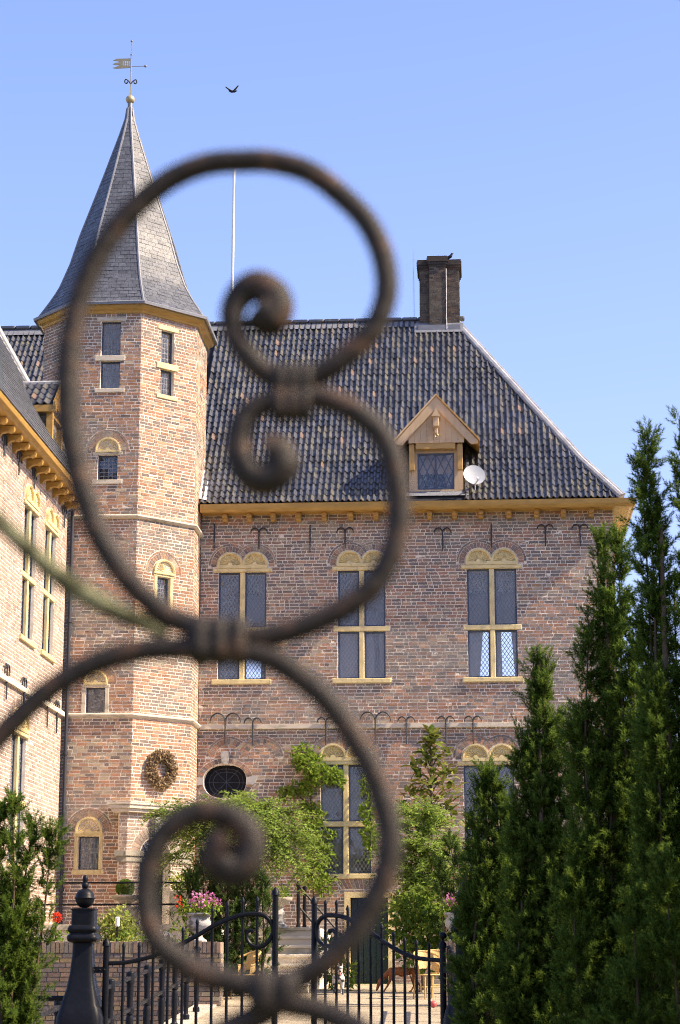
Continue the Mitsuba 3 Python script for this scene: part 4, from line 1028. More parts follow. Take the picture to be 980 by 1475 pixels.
add(gl + '__hinge', [GL.box(-.14, .0, .26, .31, -.015, .02)] + [ball(GL.pts([u, .285, .022]), .010, 1) for u in (-.11, -.06, -.02)], 'mat_iron_black')
a = math.radians(40); GR = Fr(-.27, -30, -math.cos(a), math.sin(a))
gr = gate('right leaf of the black iron gate, standing ajar behind the large rusty scroll', GR, (.052, .53), (1.545, .92),
     [[0.205, 0.512], [0.344, 0.536], [0.477, 0.558], [0.603, 0.608], [0.739, 0.673], [0.868, 0.722], [1.007, 0.783], [1.139, 0.833], [1.273, 0.884], [1.408, 0.887]],
     [[0.054, 0.359], [0.299, 0.377], [0.424, 0.4], [0.588, 0.459], [0.74, 0.529], [0.868, 0.6], [1.007, 0.666], [1.147, 0.721], [1.281, 0.747], [1.416, 0.744], [1.501, 0.68], [1.501, 0.56], [1.416, 0.488], [1.315, 0.505], [1.281, 0.576], [1.315, 0.623], [1.357, 0.612]])
add(gr + '__hinge', GR.box(-.06, .05, .26, .31, -.02, .015), 'mat_iron_black')
add(gr + '__finial', ball(GR.pts([.05, .56, 0]), .032, 2), 'mat_iron_black', smooth=True)
fk = thing('side_fence', 'low black iron fence rail running left from the gate post behind the yew', 'fence')
add(fk + '__rail', rod((-6.2, -30, .055), (-3.3, -30, .055), .022), 'mat_iron_black', smooth=40)
add(fk + '__rail', rod((-6.2, -30, -.6), (-3.3, -30, -.6), .022), 'mat_iron_black', smooth=40)
for x in (-4.6, -6.1):
    add(fk + '__post', moved(lathe([(.04, -1.3), (.04, .08), (.02, .12)], 10), (x, -30, 0)), 'mat_iron_black', smooth=40)

# ------------------------------------------------------------------ the iron scroll just in front of the camera
SC_ = thing('iron_scroll', 'large out of focus rusty wrought iron scroll close to the camera', 'ironwork')
SY = -45.75
def bar(pts, r, mat='mat_iron_rust', k=8, part='__bar'):
    p = spline(np.array([(x, SY, z) for x, z in pts]), k)
    p[:, 1] += 0
    rr = np.interp(np.linspace(0, 1, len(p)), np.linspace(0, 1, len(r)), r) if isinstance(r, (list, tuple)) else r
    add(SC_ + part, tube(p, rr, 14), mat, smooth=40)
R0 = .0079
bar([[-0.1372, 0.6926], [-0.1317, 0.6872], [-0.1276, 0.6933], [-0.13, 0.7034], [-0.1401, 0.7094], [-0.1501, 0.7039], [-0.1559, 0.6916], [-0.153, 0.6743], [-0.1442, 0.6599], [-0.1327, 0.6493], [-0.1146, 0.6433], [-0.0956, 0.65], [-0.0784, 0.6628], [-0.0639, 0.6781], [-0.0561, 0.6959], [-0.0547, 0.7141], [-0.0591, 0.7348], [-0.0691, 0.7545], [-0.0852, 0.772], [-0.1014, 0.7857], [-0.1153, 0.7925], [-0.1339, 0.7969], [-0.1502, 0.7974], [-0.1679, 0.7969], [-0.1828, 0.7934], [-0.199, 0.7859], [-0.2128, 0.7754], [-0.2251, 0.7635], [-0.2356, 0.751], [-0.2445, 0.7371], [-0.2511, 0.7227], [-0.2575, 0.7035], [-0.262, 0.682], [-0.2637, 0.6615], [-0.2634, 0.6393], [-0.2618, 0.6153], [-0.2581, 0.597], [-0.2535, 0.5793], [-0.248, 0.5622], [-0.2417, 0.5461], [-0.2336, 0.5314], [-0.2248, 0.519], [-0.2161, 0.5086], [-0.2083, 0.5013], [-0.1921, 0.489], [-0.1689, 0.4807]], [.0135, .0125, .0105] + [R0] * 12 + [.0088, .0088, R0, R0, R0, R0], k=6)
bar([[-0.1327, 0.5967], [-0.1265, 0.5965], [-0.1224, 0.5882], [-0.1281, 0.5805], [-0.1389, 0.5788], [-0.1484, 0.59], [-0.1508, 0.6048], [-0.1469, 0.6187], [-0.1362, 0.6283], [-0.1159, 0.6331], [-0.0924, 0.6307], [-0.0735, 0.621], [-0.0597, 0.6078], [-0.0522, 0.592], [-0.0487, 0.575], [-0.0475, 0.5568], [-0.0494, 0.5387], [-0.0552, 0.5221], [-0.0685, 0.504], [-0.0887, 0.4909], [-0.1129, 0.4809], [-0.1318, 0.4767], [-0.1644, 0.4744]], [.0125, .0115, .0095, R0, R0, R0, R0, R0, R0], k=6)
bar([[-0.40, .27], [-0.36, 0.338], [-0.3253, 0.3846], [-0.3084, 0.4049], [-0.2914, 0.4236], [-0.2721, 0.4419], [-0.2534, 0.4541], [-0.2319, 0.4636], [-0.2076, 0.4687], [-0.1815, 0.4693], [-0.1599, 0.4691], [-0.1299, 0.4626], [-0.1127, 0.4523], [-0.097, 0.4394], [-0.0852, 0.4249], [-0.0753, 0.4097], [-0.0667, 0.3946], [-0.0603, 0.3779], [-0.0552, 0.357], [-0.0549, 0.3414], [-0.0588, 0.3247], [-0.0665, 0.3101], [-0.0776, 0.2923], [-0.0924, 0.277], [-0.1059, 0.2684], [-0.1249, 0.2601]], R0, k=6)
bar([[-0.1535, 0.3482], [-0.1591, 0.3444], [-0.1599, 0.3368], [-0.1503, 0.3304], [-0.1418, 0.3384], [-0.1411, 0.3511], [-0.1472, 0.3596], [-0.1581, 0.3652], [-0.1707, 0.3665], [-0.184, 0.3619], [-0.1964, 0.3513], [-0.2035, 0.3361], [-0.2057, 0.3196], [-0.204, 0.3033], [-0.1964, 0.2874], [-0.1825, 0.2758], [-0.167, 0.2679], [-0.1529, 0.2642], [-0.1398, 0.2618], [-0.1249, 0.2585]], [.0125, .0115, .0095, R0, R0, R0, R0, R0, R0], k=6)
bar([[-.40, .655], [-0.3337, 0.5821], [-0.3052, 0.553], [-0.2823, 0.5316], [-0.2596, 0.5123], [-0.2372, 0.4985], [-0.212, 0.4865], [-0.1954, 0.4779]], [.0058, .0058, .0058, .0064, .0066, .006, .0035], 'mat_iron_lichen', part='__sprig')
bar([[-0.1274, 0.2536], [-0.1147, 0.2507], [-0.1004, 0.2483], [-0.0856, 0.2422], [-0.0685, 0.2313], [-0.056, 0.2132], [-.052, .18]], R0)
bar([[-0.1232, 0.2536], [-0.1299, 0.2462], [-0.1463, 0.2393], [-0.1652, 0.2291], [-0.1818, 0.2128], [-.19, .18]], R0)
def collar(x, z, w, r, n, tilt=0):
    ms = []
    for k in range(n):
        c = x + (k - (n - 1) / 2) * w
        p = lathe([(r * .9, -w / 2), (r, -w * .3), (r * 1.06, 0), (r, w * .3), (r * .9, w / 2)], 24, 3.2)
        vv = np.asarray(p.vertices)
        ms.append(tm(np.c_[c + vv[:, 2], SY + vv[:, 0], z + vv[:, 1]], p.faces))
    add(SC_ + '__collar', ms, 'mat_iron_rust', smooth=50)
collar(-.1155, .6440, .0084, .0112, 3); collar(-.1165, .6285, .0084, .0112, 3)
collar(-.1617, .4735, .0120, .0152, 3); collar(-.1249, .2575, .0150, .0135, 2)
add(SC_ + '__stile', [rod((-.40, SY, -1.36), (-.40, SY, .75), .013, 12)], 'mat_iron_rust', smooth=40)
add(SC_ + '__stile', [rod((.42, SY, -1.36), (.42, SY, .45), .013, 12)], 'mat_iron_rust', smooth=40)
add(SC_ + '__bottom_rail', rod((-.40, SY, .175), (.42, SY, .175), .012, 12), 'mat_iron_rust', smooth=40)
#=LIVING
# ------------------------------------------------------------------ plants
def yew(label, mat, plumes, trunk, dens=620, size=1.0, group='columnar yews on the right', name='yew_tree', tone=(.0, 1.0), cat_='tree'):
    """plumes: (base, tip, radius); every plume is an upright branch thick with needled shoots."""
    k = thing(name, label, cat_, group)
    stems, Pn, Dn, Nn, Ln, Tn = [], [], [], [], [], []
    for b, t, R in plumes:
        b, t = np.array(b, float), np.array(t, float); ax = t - b; h = np.linalg.norm(ax); ax /= h
        sway = rng.normal(0, R * .25, (5, 3)); sway[0] = sway[-1] = 0
        path = spline(b + np.linspace(0, 1, 5)[:, None] * (t - b) + sway, 4)
        stems.append(tube(path, np.linspace(.022 * size, .004, len(path)), 5))
        nb_ = max(8, int(dens * h * R * .86 / size ** 2)); per = 9; n = nb_ * per
        s = rng.random(nb_) ** .9
        s[:3] = (.90, .94, .96)
        e = np.minimum(s / .25, 1)
        pr = R * (.5 + .5 * e) * (1 - np.clip((s - .35) / .65, 0, 1) ** 1.7 * .9)
        pr = pr * (.6 + .75 * meshkit.noise(np.c_[np.full(nb_, b[0] * 7), s * h * 5, rng.integers(0, 3, nb_) * 5.3], 3))
        az = rng.uniform(0, 2 * np.pi, nb_); ro = pr * np.sqrt(rng.uniform(.05, 1, nb_)) * .85
        rad = np.c_[np.cos(az), np.sin(az), np.zeros(nb_)]
        axis = np.stack([np.interp(s * (len(path) - 1), np.arange(len(path)), path[:, c]) for c in range(3)], -1)
        B0 = axis + rad * ro[:, None]
        D0 = unit(ax * rng.uniform(.45, 1.0, nb_)[:, None] + rad * (.75 * (1 - s * .6))[:, None] + rng.normal(0, .22, (nb_, 3)))
        L0 = rng.uniform(.06, .12, nb_) * size
        u = np.tile(np.linspace(0, 1, per), nb_)
        D = unit(np.repeat(D0, per, 0) + rng.normal(0, .45, (n, 3)) * (1.2 - u)[:, None])
        B = np.repeat(B0, per, 0) + np.repeat(D0 * L0[:, None], per, 0) * u[:, None] + rng.normal(0, .009 * size, (n, 3))
        L = rng.uniform(.045, .07, n) * size
        m = 15
        q = np.linspace(.08, 1, m)[None, :, None]
        A = np.cross(D, rand_dirs(n)); A = unit(A)
        C = np.cross(D, A)
        ph = (np.arange(m) * 2.4)[None, :] + rng.uniform(0, 6, n)[:, None]
        side = np.cos(ph)[..., None] * A[:, None] + np.sin(ph)[..., None] * C[:, None]
        nb = B[:, None] + D[:, None] * L[:, None, None] * q
        nd = unit(D[:, None] * (.45 + .8 * q ** 3) + side * .9)
        Pn.append(nb.reshape(-1, 3)); Dn.append(nd.reshape(-1, 3)); Nn.append(np.broadcast_to(D[:, None], nb.shape).reshape(-1, 3) + .01)
        Ln.append((rng.uniform(.021, .031, (n, m)) * size).ravel())
        tn = rng.uniform(*tone, n)
        Tn.append(np.repeat(tn, m))
    stems.append(tube(spline(trunk, 5), np.linspace(.04, .012, 5 * (len(trunk) - 1) + 1), 7))
    add(k + '__trunk', stems, 'mat_bark', smooth=True)
    B, D, N, L, t = (np.concatenate(x) for x in (Pn, Dn, Nn, Ln, Tn))
    S = unit(np.cross(D, N)) * (L * .15)[:, None]
    v = np.stack([B - S, B + S, B + D * L[:, None]], 1).reshape(-1, 3)
    key = num(k + '__crown')
    scene[key] = mikit.ply(tm(v, np.arange(len(v)).reshape(-1, 3)), mat, uv=np.repeat(np.c_[t, rng.random(len(t))], 3, 0)); stuff(key)
    return k

def plumes(spec, y, z0, dy=.12):
    return [((xb, y + rng.uniform(-dy, dy), z0 if zb is None else zb), (xt, y + rng.uniform(-dy, dy), zt - .13), r) for xb, zb, xt, zt, r in spec]

yew('darkest slim yew beside the right gate post, shorter than its neighbours', 'leaf_yew',
    plumes([(.02, None, .05, 1.90, .15), (.10, None, .13, 1.86, .14), (-.04, None, -.04, 1.50, .13), (.16, None, .22, 1.62, .14), (.05, None, .0, 1.2, .16), (.16, None, .2, 1.3, .15), (-.03, None, -.07, .9, .13)], -31.5, -1.3), [(.05, -31.5, -1.4), (.05, -31.5, 0), (.05, -31.5, 1.2)])
yew('yew with a narrow twin pointed top in front of the right part of the facade', 'leaf_yew',
    plumes([(.40, None, .40, 2.53, .12), (.44, None, .48, 2.47, .11), (.34, None, .31, 1.98, .14), (.50, None, .55, 2.08, .14), (.56, None, .64, 1.75, .14), (.28, None, .25, 1.45, .15), (.42, None, .42, 1.9, .2), (.3, None, .22, 1.0, .16), (.6, None, .66, 1.2, .16), (.45, None, .5, 1.3, .2)], -33, -1.35), [(.43, -33, -1.4), (.43, -33, .2), (.43, -33, 1.8)])
yew('tall yew column covering the right corner of the brick facade', 'leaf_yew',
    plumes([(.78, None, .80, 3.06, .13), (.86, None, .90, 3.02, .12), (.72, None, .71, 2.55, .13), (.90, None, .98, 2.35, .12), (.66, None, .63, 1.95, .14), (.94, None, 1.0, 1.8, .13), (.80, None, .84, 2.6, .17), (.75, None, .72, 1.6, .17), (.68, None, .60, 1.1, .16), (.95, None, 1.02, 1.1, .16)], -34.5, -1.36), [(.82, -34.5, -1.4), (.82, -34.5, .6), (.82, -34.5, 2.4)])
yew('tallest and nearest yew, cut off by the right edge of the picture', 'leaf_yew',
    plumes([(1.02, None, 1.03, 3.47, .075), (1.17, None, 1.21, 3.56, .08), (1.00, None, .99, 3.22, .07), (1.06, None, 1.07, 3.0, .08), (.97, None, .965, 2.5, .075), (1.24, None, 1.34, 3.3, .11), (1.13, None, 1.15, 2.55, .08), (1.02, None, 1.0, 2.0, .14), (1.28, None, 1.42, 2.7, .16), (.98, None, .92, 1.3, .14), (1.1, None, 1.1, 1.6, .17), (1.3, None, 1.35, 1.7, .2)], -35.5, -1.36), [(1.08, -35.5, -1.4), (1.08, -35.5, .8), (1.08, -35.5, 2.8)])
yew('yew at the lower right corner, filling the gap below the tallest one', 'leaf_yew',
    plumes([(.85, None, .82, .75, .15), (.95, None, .97, .95, .15), (1.05, None, 1.08, .7, .15), (.75, None, .70, .35, .14), (.66, None, .60, .05, .13)], -36.0, -1.36), [(.9, -36, -1.4), (.9, -36, -.6), (.9, -36, .3)])
yew('dark many tipped yew bush at the lower left edge of the picture', 'leaf_yew',
    plumes([(-3.06, None, -3.0, 1.47, .11), (-3.04, None, -2.76, 1.27, .08), (-3.05, None, -2.90, 1.32, .09), (-3.02, None, -3.08, 1.38, .13), (-3.12, None, -3.22, 1.2, .14), (-3.08, None, -2.95, .75, .10), (-3.1, None, -3.05, .9, .14), (-3.17, None, -3.18, .6, .16), (-3.1, None, -3.05, .25, .12)], -34, -1.36), [(-3.08, -34, -1.4), (-3.07, -34, 0), (-3.05, -34, .9)], group=None)
# yews that go on to the right of the picture and shade the near ironwork
for i, (x, y, h) in enumerate(((1.8, -35.3, 2.4), (1.8, -36.4, 2.3), (1.75, -34.3, 2.3), (1.75, -37.6, 2.6), (1.55, -41.6, 2.9), (1.95, -44.0, 3.4), (2.25, -46.4, 3.0), (2.4, -39.5, 3.6), (1.95, -33.0, 3.4), (2.6, -31.0, 3.6), (1.5, -29.6, 3.0))):
    yew('yew standing outside the picture on the right, nearest the ' + ('bridge', 'gate', 'gate post', 'tallest yew', 'viewer', 'iron scroll', 'moat', 'water', 'fence', 'bank', 'path', 'wood')[i], 'leaf_yew',
        [((x + dx * .6, y + dy, -1.36), (x + dx, y + dy, h - abs(dx) * 2 - 1.36 + .9), .3) for dx, dy in ((0, 0), (.22, .15), (-.22, -.12), (.05, .25), (-.1, -.28))], [(x, y, -1.4), (x, y, 0), (x, y, 1)], dens=230, size=1.9, group='yews outside the picture on the right')

def twig_tree(name, label, cat_, mat, trunk, boughs, twigs, leaf, nper, droop, bark=.05, fold=.25, tone=None, group=None):
    """boughs: polylines; twigs: how many hang on each bough; nper leaves on every twig."""
    k = thing(name, label, cat_, group)
    ms = [tube(spline(trunk, 5), np.linspace(bark, bark * .55, 5 * (len(trunk) - 1) + 1), 8)]
    B, D = [], []
    for b in boughs:
        path = spline(b, 8)
        ms.append(tube(path, np.linspace(bark * .45, .006, len(path)), 6))
        for _ in range(twigs):
            s = rng.uniform(.15, 1); p = path[int(s * (len(path) - 1))]
            d0 = unit(rng.normal(0, 1, 3) * (1, 1, .5) + unit(path[-1] - path[0]) * .9)
            ln = rng.uniform(.35, .9) * (1.1 - .3 * s)
            q = np.linspace(0, 1, nper)[:, None]
            c = p + d0 * ln * q + np.array([0, 0, -1]) * droop * ln * q ** 2
            ms.append(tube(c[::max(1, nper // 4)], .004, 3, cap=False))
            tdir = unit(d0 + np.array([0, 0, -2 * droop]) * q)
            sd = unit(np.cross(tdir, [0, 0, 1.0])) * np.where(np.arange(nper) % 2, 1, -1)[:, None]
            B.append(c + rng.normal(0, .02, (nper, 3))); D.append(unit(sd * .9 + tdir * .6 + rng.normal(0, .3, (nper, 3))))
    add(k + '__trunk', ms, 'mat_bark', smooth=True)
    B, D = np.vstack(B), np.vstack(D); n = len(B)
    leaves(k + '__foliage', mat, B, D, unit(rng.normal(0, .8, (n, 3)) + (.25, -.3, .5)), rng.uniform(.7, 1.3, n) * leaf[0], rng.uniform(.8, 1.2, n) * leaf[1], fold)
    return k

tr = [(-5.05, -5.0, -.2), (-5.0, -5.0, 1.2), (-4.95, -5.0, 2.6), (-4.95, -5.0, 3.1)]
top = np.array(tr[-1])
ends = [(-6.7, -5.4, 3.4), (-6.5, -4.6, 2.95), (-6.1, -5.2, 3.5), (-5.6, -5.6, 3.45), (-5.3, -4.6, 3.6), (-4.9, -5.3, 3.6), (-4.5, -4.7, 3.5), (-4.2, -5.4, 3.4), (-3.7, -5.0, 3.45), (-3.5, -5.2, 2.9), (-3.25, -5.0, 2.45), (-3.6, -5.4, 2.2), (-4.1, -5.3, 2.7), (-6.35, -5.3, 2.5), (-5.9, -5.6, 3.1), (-4.4, -5.7, 3.1)]
twig_tree('weeping_tree', 'light green weeping tree with feathery drooping sprays between tower portal and steps', 'tree', 'leaf_light', tr,
          [[tuple(top - (0, 0, rng.uniform(0, .8))), tuple((top + e) / 2 + (0, 0, .25)), e] for e in np.array(ends)], 52, (.085, .03), 26, .55)
yew('dark hanging evergreen below the weeping tree, left of the stone steps', 'leaf_conifer',
    [((x, -7 + rng.uniform(-.3, .3), -.2), (x + rng.uniform(-.08, .08), -7 + rng.uniform(-.3, .3), z), .28) for x, z in ((-5.7, 2.1), (-5.45, 2.55), (-5.2, 2.8), (-4.95, 2.9), (-4.7, 2.75), (-4.45, 2.45), (-4.25, 2.1), (-4.85, 1.9), (-5.3, 1.8), (-4.6, 1.5))], [(-4.95, -7, -.3), (-4.95, -7, 1), (-4.95, -7, 2)], dens=520, size=1.8, group=None, name='evergreen_bush', cat_='bush')

def clump(k, mat, blobs, n, leaf, part='__foliage', up=.6, loose=0):
    B, D = [], []
    for x, y, z, rx, ry, rz in blobs:
        m = max(14, int(n * rx * rz * 3 * (1.0 - .45 * loose)))
        d = rand_dirs(m); r = rng.uniform(.2, 1, m) ** .5 * (.55 + .9 * meshkit.noise(d * (2.2 + 2 * loose) + (x, y, z), 5)) * (1 + .35 * loose * rng.random(m))
        B.append(np.array([x, y, z]) + d * r[:, None] * (rx, ry, rz)); D.append(unit(d + rng.normal(0, .6 + .4 * loose, (m, 3)) + (0, 0, -.2)))
    B, D = np.vstack(B), np.vstack(D); m = len(B)
    return leaves(k + part, mat, B, D, unit(rng.normal(0, .65, (m, 3)) + (.25, -.35, up)), rng.uniform(.75, 1.25, m) * leaf[0], rng.uniform(.75, 1.25, m) * leaf[1])

k = thing('wall_climber', 'bright green climbing plant on the brick facade left of the lower cross window', 'climbing plant')
add(k + '__stem', [tube(spline(q, 6), .018, 5) for q in ([(-3.75, -.2, 0), (-3.8, -.12, 1.6), (-3.85, -.1, 3.2), (-3.9, -.12, 4.6), (-4.0, -.2, 5.1)], [(-3.85, -.1, 3.9), (-4.2, -.1, 4.3), (-4.5, -.1, 4.4)], [(-3.9, -.12, 4.7), (-3.5, -.15, 4.9), (-3.2, -.2, 4.8)])], 'mat_bark', smooth=True)
clump(k, 'leaf_wisteria', [(-4.05, -.25, 5.2, .22, .2, .2), (-3.85, -.3, 4.95, .30, .25, .22), (-3.6, -.3, 4.7, .32, .25, .2), (-3.4, -.3, 4.75, .2, .2, .12), (-3.25, -.3, 4.62, .16, .15, .14), (-4.25, -.2, 4.4, .26, .16, .12), (-4.5, -.15, 4.3, .16, .12, .1), (-3.95, -.25, 4.45, .2, .2, .14), (-4.0, -.2, 3.95, .12, .1, .14),
      (-3.8, -.2, 3.75, .2, .14, .3), (-3.9, -.22, 3.3, .2, .16, .25), (-3.7, -.25, 2.95, .28, .2, .3), (-3.8, -.25, 2.5, .24, .2, .3), (-3.55, -.25, 2.2, .16, .16, .2), (-3.45, -.2, 3.35, .14, .1, .1), (-4.15, -.2, 5.0, .14, .14, .1), (-2.55, -.2, 3.9, .12, .1, .25), (-2.5, -.25, 3.3, .14, .12, .4), (-2.6, -.2, 4.5, .1, .1, .2)], 1900, (.125, .07), loose=1)

k = thing('magnolia', 'magnolia with large glossy leaves standing against the facade between two windows', 'tree')
tips = []
for t in range(46):
    q = t / 45; z = 3.7 + 1.78 * q; w = .68 * (1 - q ** 1.6 * .85)
    az = t * 2.4; tips.append((-1.05 + w * math.cos(az) * rng.uniform(.55, 1.05), -1.55 + .45 * w * math.sin(az), z + rng.uniform(-.06, .06)))
add(k + '__trunk', [tube(spline([(-1.1, -1.5, -.1), (-1.05, -1.5, 2), (-1.05, -1.5, 4), (-1.05, -1.5, 5.35)], 6), np.linspace(.035, .008, 19), 7)] + [tube(spline([(-1.05, -1.5, z - .35), ((x - 1.05) / 2, y, z - .12), (x, y, z)], 5), np.linspace(.010, .005, 11), 5) for x, y, z in tips], 'mat_bark', smooth=True)
LV = []
for q in range(8):
    t = np.linspace(0, 1, 6); w = np.sin(np.pi * t ** .8) ** .8 * .5; bend = -.22 * t ** 2
    v = np.array([(x, s * wi, b + (.10 * abs(s)) * wi * 2) for x, wi, b in zip(t, w * .72, bend) for s in (-1, 0, 1)])
    f = [p for i in range(5) for j in range(2) for p in ((3 * i + j, 3 * i + j + 3, 3 * i + j + 4), (3 * i + j, 3 * i + j + 4, 3 * i + j + 1))]
    LV.append(mikit.ply(tm(v, f), 'leaf_magnolia', smooth=True, uv=np.tile([(q + .5) / 8, rng.random()], (18, 1))))
for x, y, z in tips:
    m = 6
    for q in range(m):
        az = q * 2.4 + rng.uniform(0, 1); el = rng.uniform(-.35, 1.25)
        d = np.array([math.cos(az) * math.cos(el), math.sin(az) * math.cos(el), math.sin(el)])
        nn = unit(np.array([0, 0, 1.0]) - d * d[2] + rng.normal(0, .15, 3)); sd = unit(np.cross(nn, d)); nn = np.cross(d, sd)
        M = np.eye(4); L = rng.uniform(.21, .31); M[:3, 0], M[:3, 1], M[:3, 2], M[:3, 3] = d * L, sd * L * .62, nn * L, (x + rng.normal(0, .05), y + rng.normal(0, .05), z + rng.normal(0, .05))
        if np.linalg.det(M[:3, :3]) < 0: M[:3, 1] *= -1
        scene[num(k + '__leaf')] = {**LV[rng.integers(8)], 'to_world': T(M.tolist())}

ends = [(-1.75, -4.2, 3.2), (-1.45, -3.7, 3.5), (-1.1, -4.2, 3.45), (-.8, -3.8, 3.3), (-.55, -4.3, 2.9), (-1.85, -4.0, 2.6), (-1.3, -4.6, 2.8), (-.9, -4.5, 2.5), (-1.6, -4.5, 2.1), (-.6, -4.5, 2.2), (-1.15, -4.7, 1.9), (-1.8, -4.3, 1.6)]
twig_tree('feathery_shrub', 'large feathery light green shrub below the magnolia', 'shrub', 'leaf_light', [(-1.2, -4.1, -.1), (-1.2, -4.1, 1), (-1.2, -4.1, 2)],
          [[(-1.2, -4.1, max(.6, e[2] - 1.3)), tuple((np.array([-1.2, -4.1, e[2] - .6]) + e) / 2 + (0, 0, .2)), e] for e in np.array(ends)], 46, (.095, .034), 24, .4, bark=.04)
k = thing('broad_leaf_shrub', 'yellow green broad leaved shrub in front of the cellar doorway', 'shrub')
add(k + '__stem', [tube(spline([(-1.2 + a * .3, -5.0, -.15), (-1.2 + a, -5.05, .7), (-1.2 + a * 1.4, -5.1, 1.3)], 5), .012, 5) for a in (-.4, -.2, 0, .2, .4)], 'mat_bark', smooth=True)
clump(k, 'leaf_shrub', [(-1.45, -5.1, 1.5, .38, .3, .3), (-1.0, -5.1, 1.55, .36, .3, .3), (-1.2, -5.2, 1.05, .5, .3, .3), (-.8, -5.1, 1.1, .28, .3, .3), (-1.6, -5.1, 1.1, .25, .25, .25), (-.95, -5.2, .55, .3, .25, .3), (-1.3, -5.2, .6, .25, .2, .25)], 700, (.15, .10), loose=.6)
yew('narrow dark green conifer beside the feathery shrub, left of the dark yews', 'leaf_conifer', [((x, -5.6, 0), (x + dx, -5.6, z), .22) for x, dx, z in ((-.62, 0, 2.95), (-.5, .05, 2.6), (-.74, -.03, 2.4), (-.6, 0, 1.8), (-.4, .05, 2.0))], [(-.6, -5.6, -.2), (-.6, -5.6, 1), (-.6, -5.6, 2)], dens=330, size=1.9, group=None, name='narrow_conifer')
k = thing('variegated_shrub', 'pale yellow leaved shrub in the bed above the moat wall, below the clipped box ball', 'shrub')
add(k + '__stem', [tube(spline([(-6.95, -8, -.2), (-6.95 + a, -8, .7), (-6.95 + a * 1.5, -8.05, 1.25)], 4), .012, 5) for a in (-.25, 0, .2)], 'mat_bark', smooth=True)
clump(k, 'leaf_variegated', [(-7.15, -8, 1.05, .24, .25, .28), (-6.9, -8, 1.15, .28, .25, .32), (-6.7, -8, .95, .2, .22, .25), (-6.95, -8.1, .75, .36, .2, .2)], 1500, (.085, .05))
k = thing('garden_light', 'small white garden spotlight on a black stake in the bed above the moat wall', 'lamp')
add(k + '__stake', rod((-6.83, -8.6, -.2), (-6.83, -8.6, 1.12), .018), 'mat_iron_black')
add(k + '__head', moved(lathe([(.03, 0), (.045, .02), (.045, .17), (.03, .18)], 12), (-6.83, -8.6, 1.10)), 'mat_white', smooth=40)
k = thing('rose_plant', 'single red rose on a leafy stem left of the gate post', 'flower')
add(k + '__stem', tube([(-8.12, -8, -.2), (-8.14, -8, .7), (-8.12, -8, 1.26)], .012, 5), 'mat_bark', smooth=True)
d = rand_dirs(60); leaves(k + '__flower', 'petal_red', np.array([-8.12, -8, 1.29]) + d * .05, d, rand_dirs(60), .07, .06)
clump(k, 'leaf_shrub', [(-8.0, -8, .85, .25, .2, .2), (-8.25, -8, .7, .2, .2, .25)], 500, (.11, .06))
k = thing('bed_flowers', 'low white and mauve flowers on the moat wall left of the geranium urn', 'flowers')
clump(k, 'leaf_shrub', [(-5.9, -10.2, .75, .35, .2, .18), (-6.4, -9.5, .8, .4, .3, .2), (-5.5, -9.8, .9, .3, .25, .25)], 500, (.08, .05))
d = rand_dirs(90); leaves(k + '__flower', 'petal_white', np.array([-5.78, -10.2, .90]) + d * (.16, .12, .06), d, rand_dirs(90), .06, .05)
k = thing('step_plant', 'small fresh green plant growing beside the lower right of the steps', 'plant')
clump(k, 'leaf_wisteria', [(-3.2, -3.6, .75, .2, .2, .3), (-3.1, -3.9, .3, .25, .2, .3), (-2.75, -4.2, .2, .15, .15, .3)], 900, (.13, .06))
add(k + '__stem', tube([(-3.1, -3.8, -.1), (-3.15, -3.7, .7)], .01, 5), 'mat_bark')

def geranium(label, x, y, z, R, H, group=None):
    k = thing('geranium', label, 'flowers', group)
    clump(k, 'leaf_box' if False else 'leaf_wisteria', [(x, y, z + H * .35, R, R, H * .4), (x + R * .5, y, z + H * .2, R * .6, R * .6, H * .35), (x - R * .6, y, z + H * .15, R * .5, R * .5, H * .3)], 900, (.075, .065))
    add(k + '__stem', [tube([(x, y, z - .02), (x + a * .5, y, z + H * .4), (x + a, y, z + H * .8)], .006, 4) for a in (-R * .6, -R * .2, R * .2, R * .6)], 'mat_bark')
    for kind, m in (('petal_pink', 13), ('petal_red', 2))[:2 if x < -3 else 1]:
        B, D = [], []
        for _ in range(m):
            c = np.array([x + rng.uniform(-.4, 1) * R, y - rng.uniform(0, .8) * R, z + H * rng.uniform(.45, 1.0)]) if kind == 'petal_pink' else np.array([x + rng.uniform(-1, -.5) * R, y - .5 * R, z + H * rng.uniform(.1, .9)])
            d = rand_dirs(16); B.append(c + d * .038); D.append(d)
        B, D = np.vstack(B), np.vstack(D)
        leaves(k + '__blossom', kind, B, D, rand_dirs(len(B)), .045, .042)
def urn(label, x, y, z, h, r):
    k = thing('stone_urn', label, 'urn')
    add(k + '__bowl', moved(lathe([(.34 * r, .30 * h), (.62 * r, .38 * h), (.92 * r, .55 * h), (.96 * r, .7 * h), (.84 * r, .8 * h), (.86 * r, .88 * h), (1.08 * r, .95 * h), (1.08 * r, h), (.9 * r, h), (.85 * r, .9 * h)], 28), (x, y, z)), 'mat_urn', smooth=40)
    add(k + '__foot', moved(lathe([(.62 * r, 0), (.62 * r, .06 * h), (.5 * r, .09 * h), (.3 * r, .18 * h), (.28 * r, .26 * h), (.36 * r, .30 * h)], 28), (x, y, z)), 'mat_urn', smooth=40)
urn('weathered grey stone urn full of pink geraniums on the left moat wall', -4.98, -10.8, .785, .50, .235)
geranium('pink and red geraniums spilling over the stone urn on the left moat wall', -4.98, -10.8, 1.27, .36, .36)
urn('stone urn with geraniums on the right moat wall beside the gate post', -.43, -10.8, .785, .50, .2)
geranium('pink geraniums in the stone urn on the right moat wall', -.46, -10.8, 1.27, .26, .34)
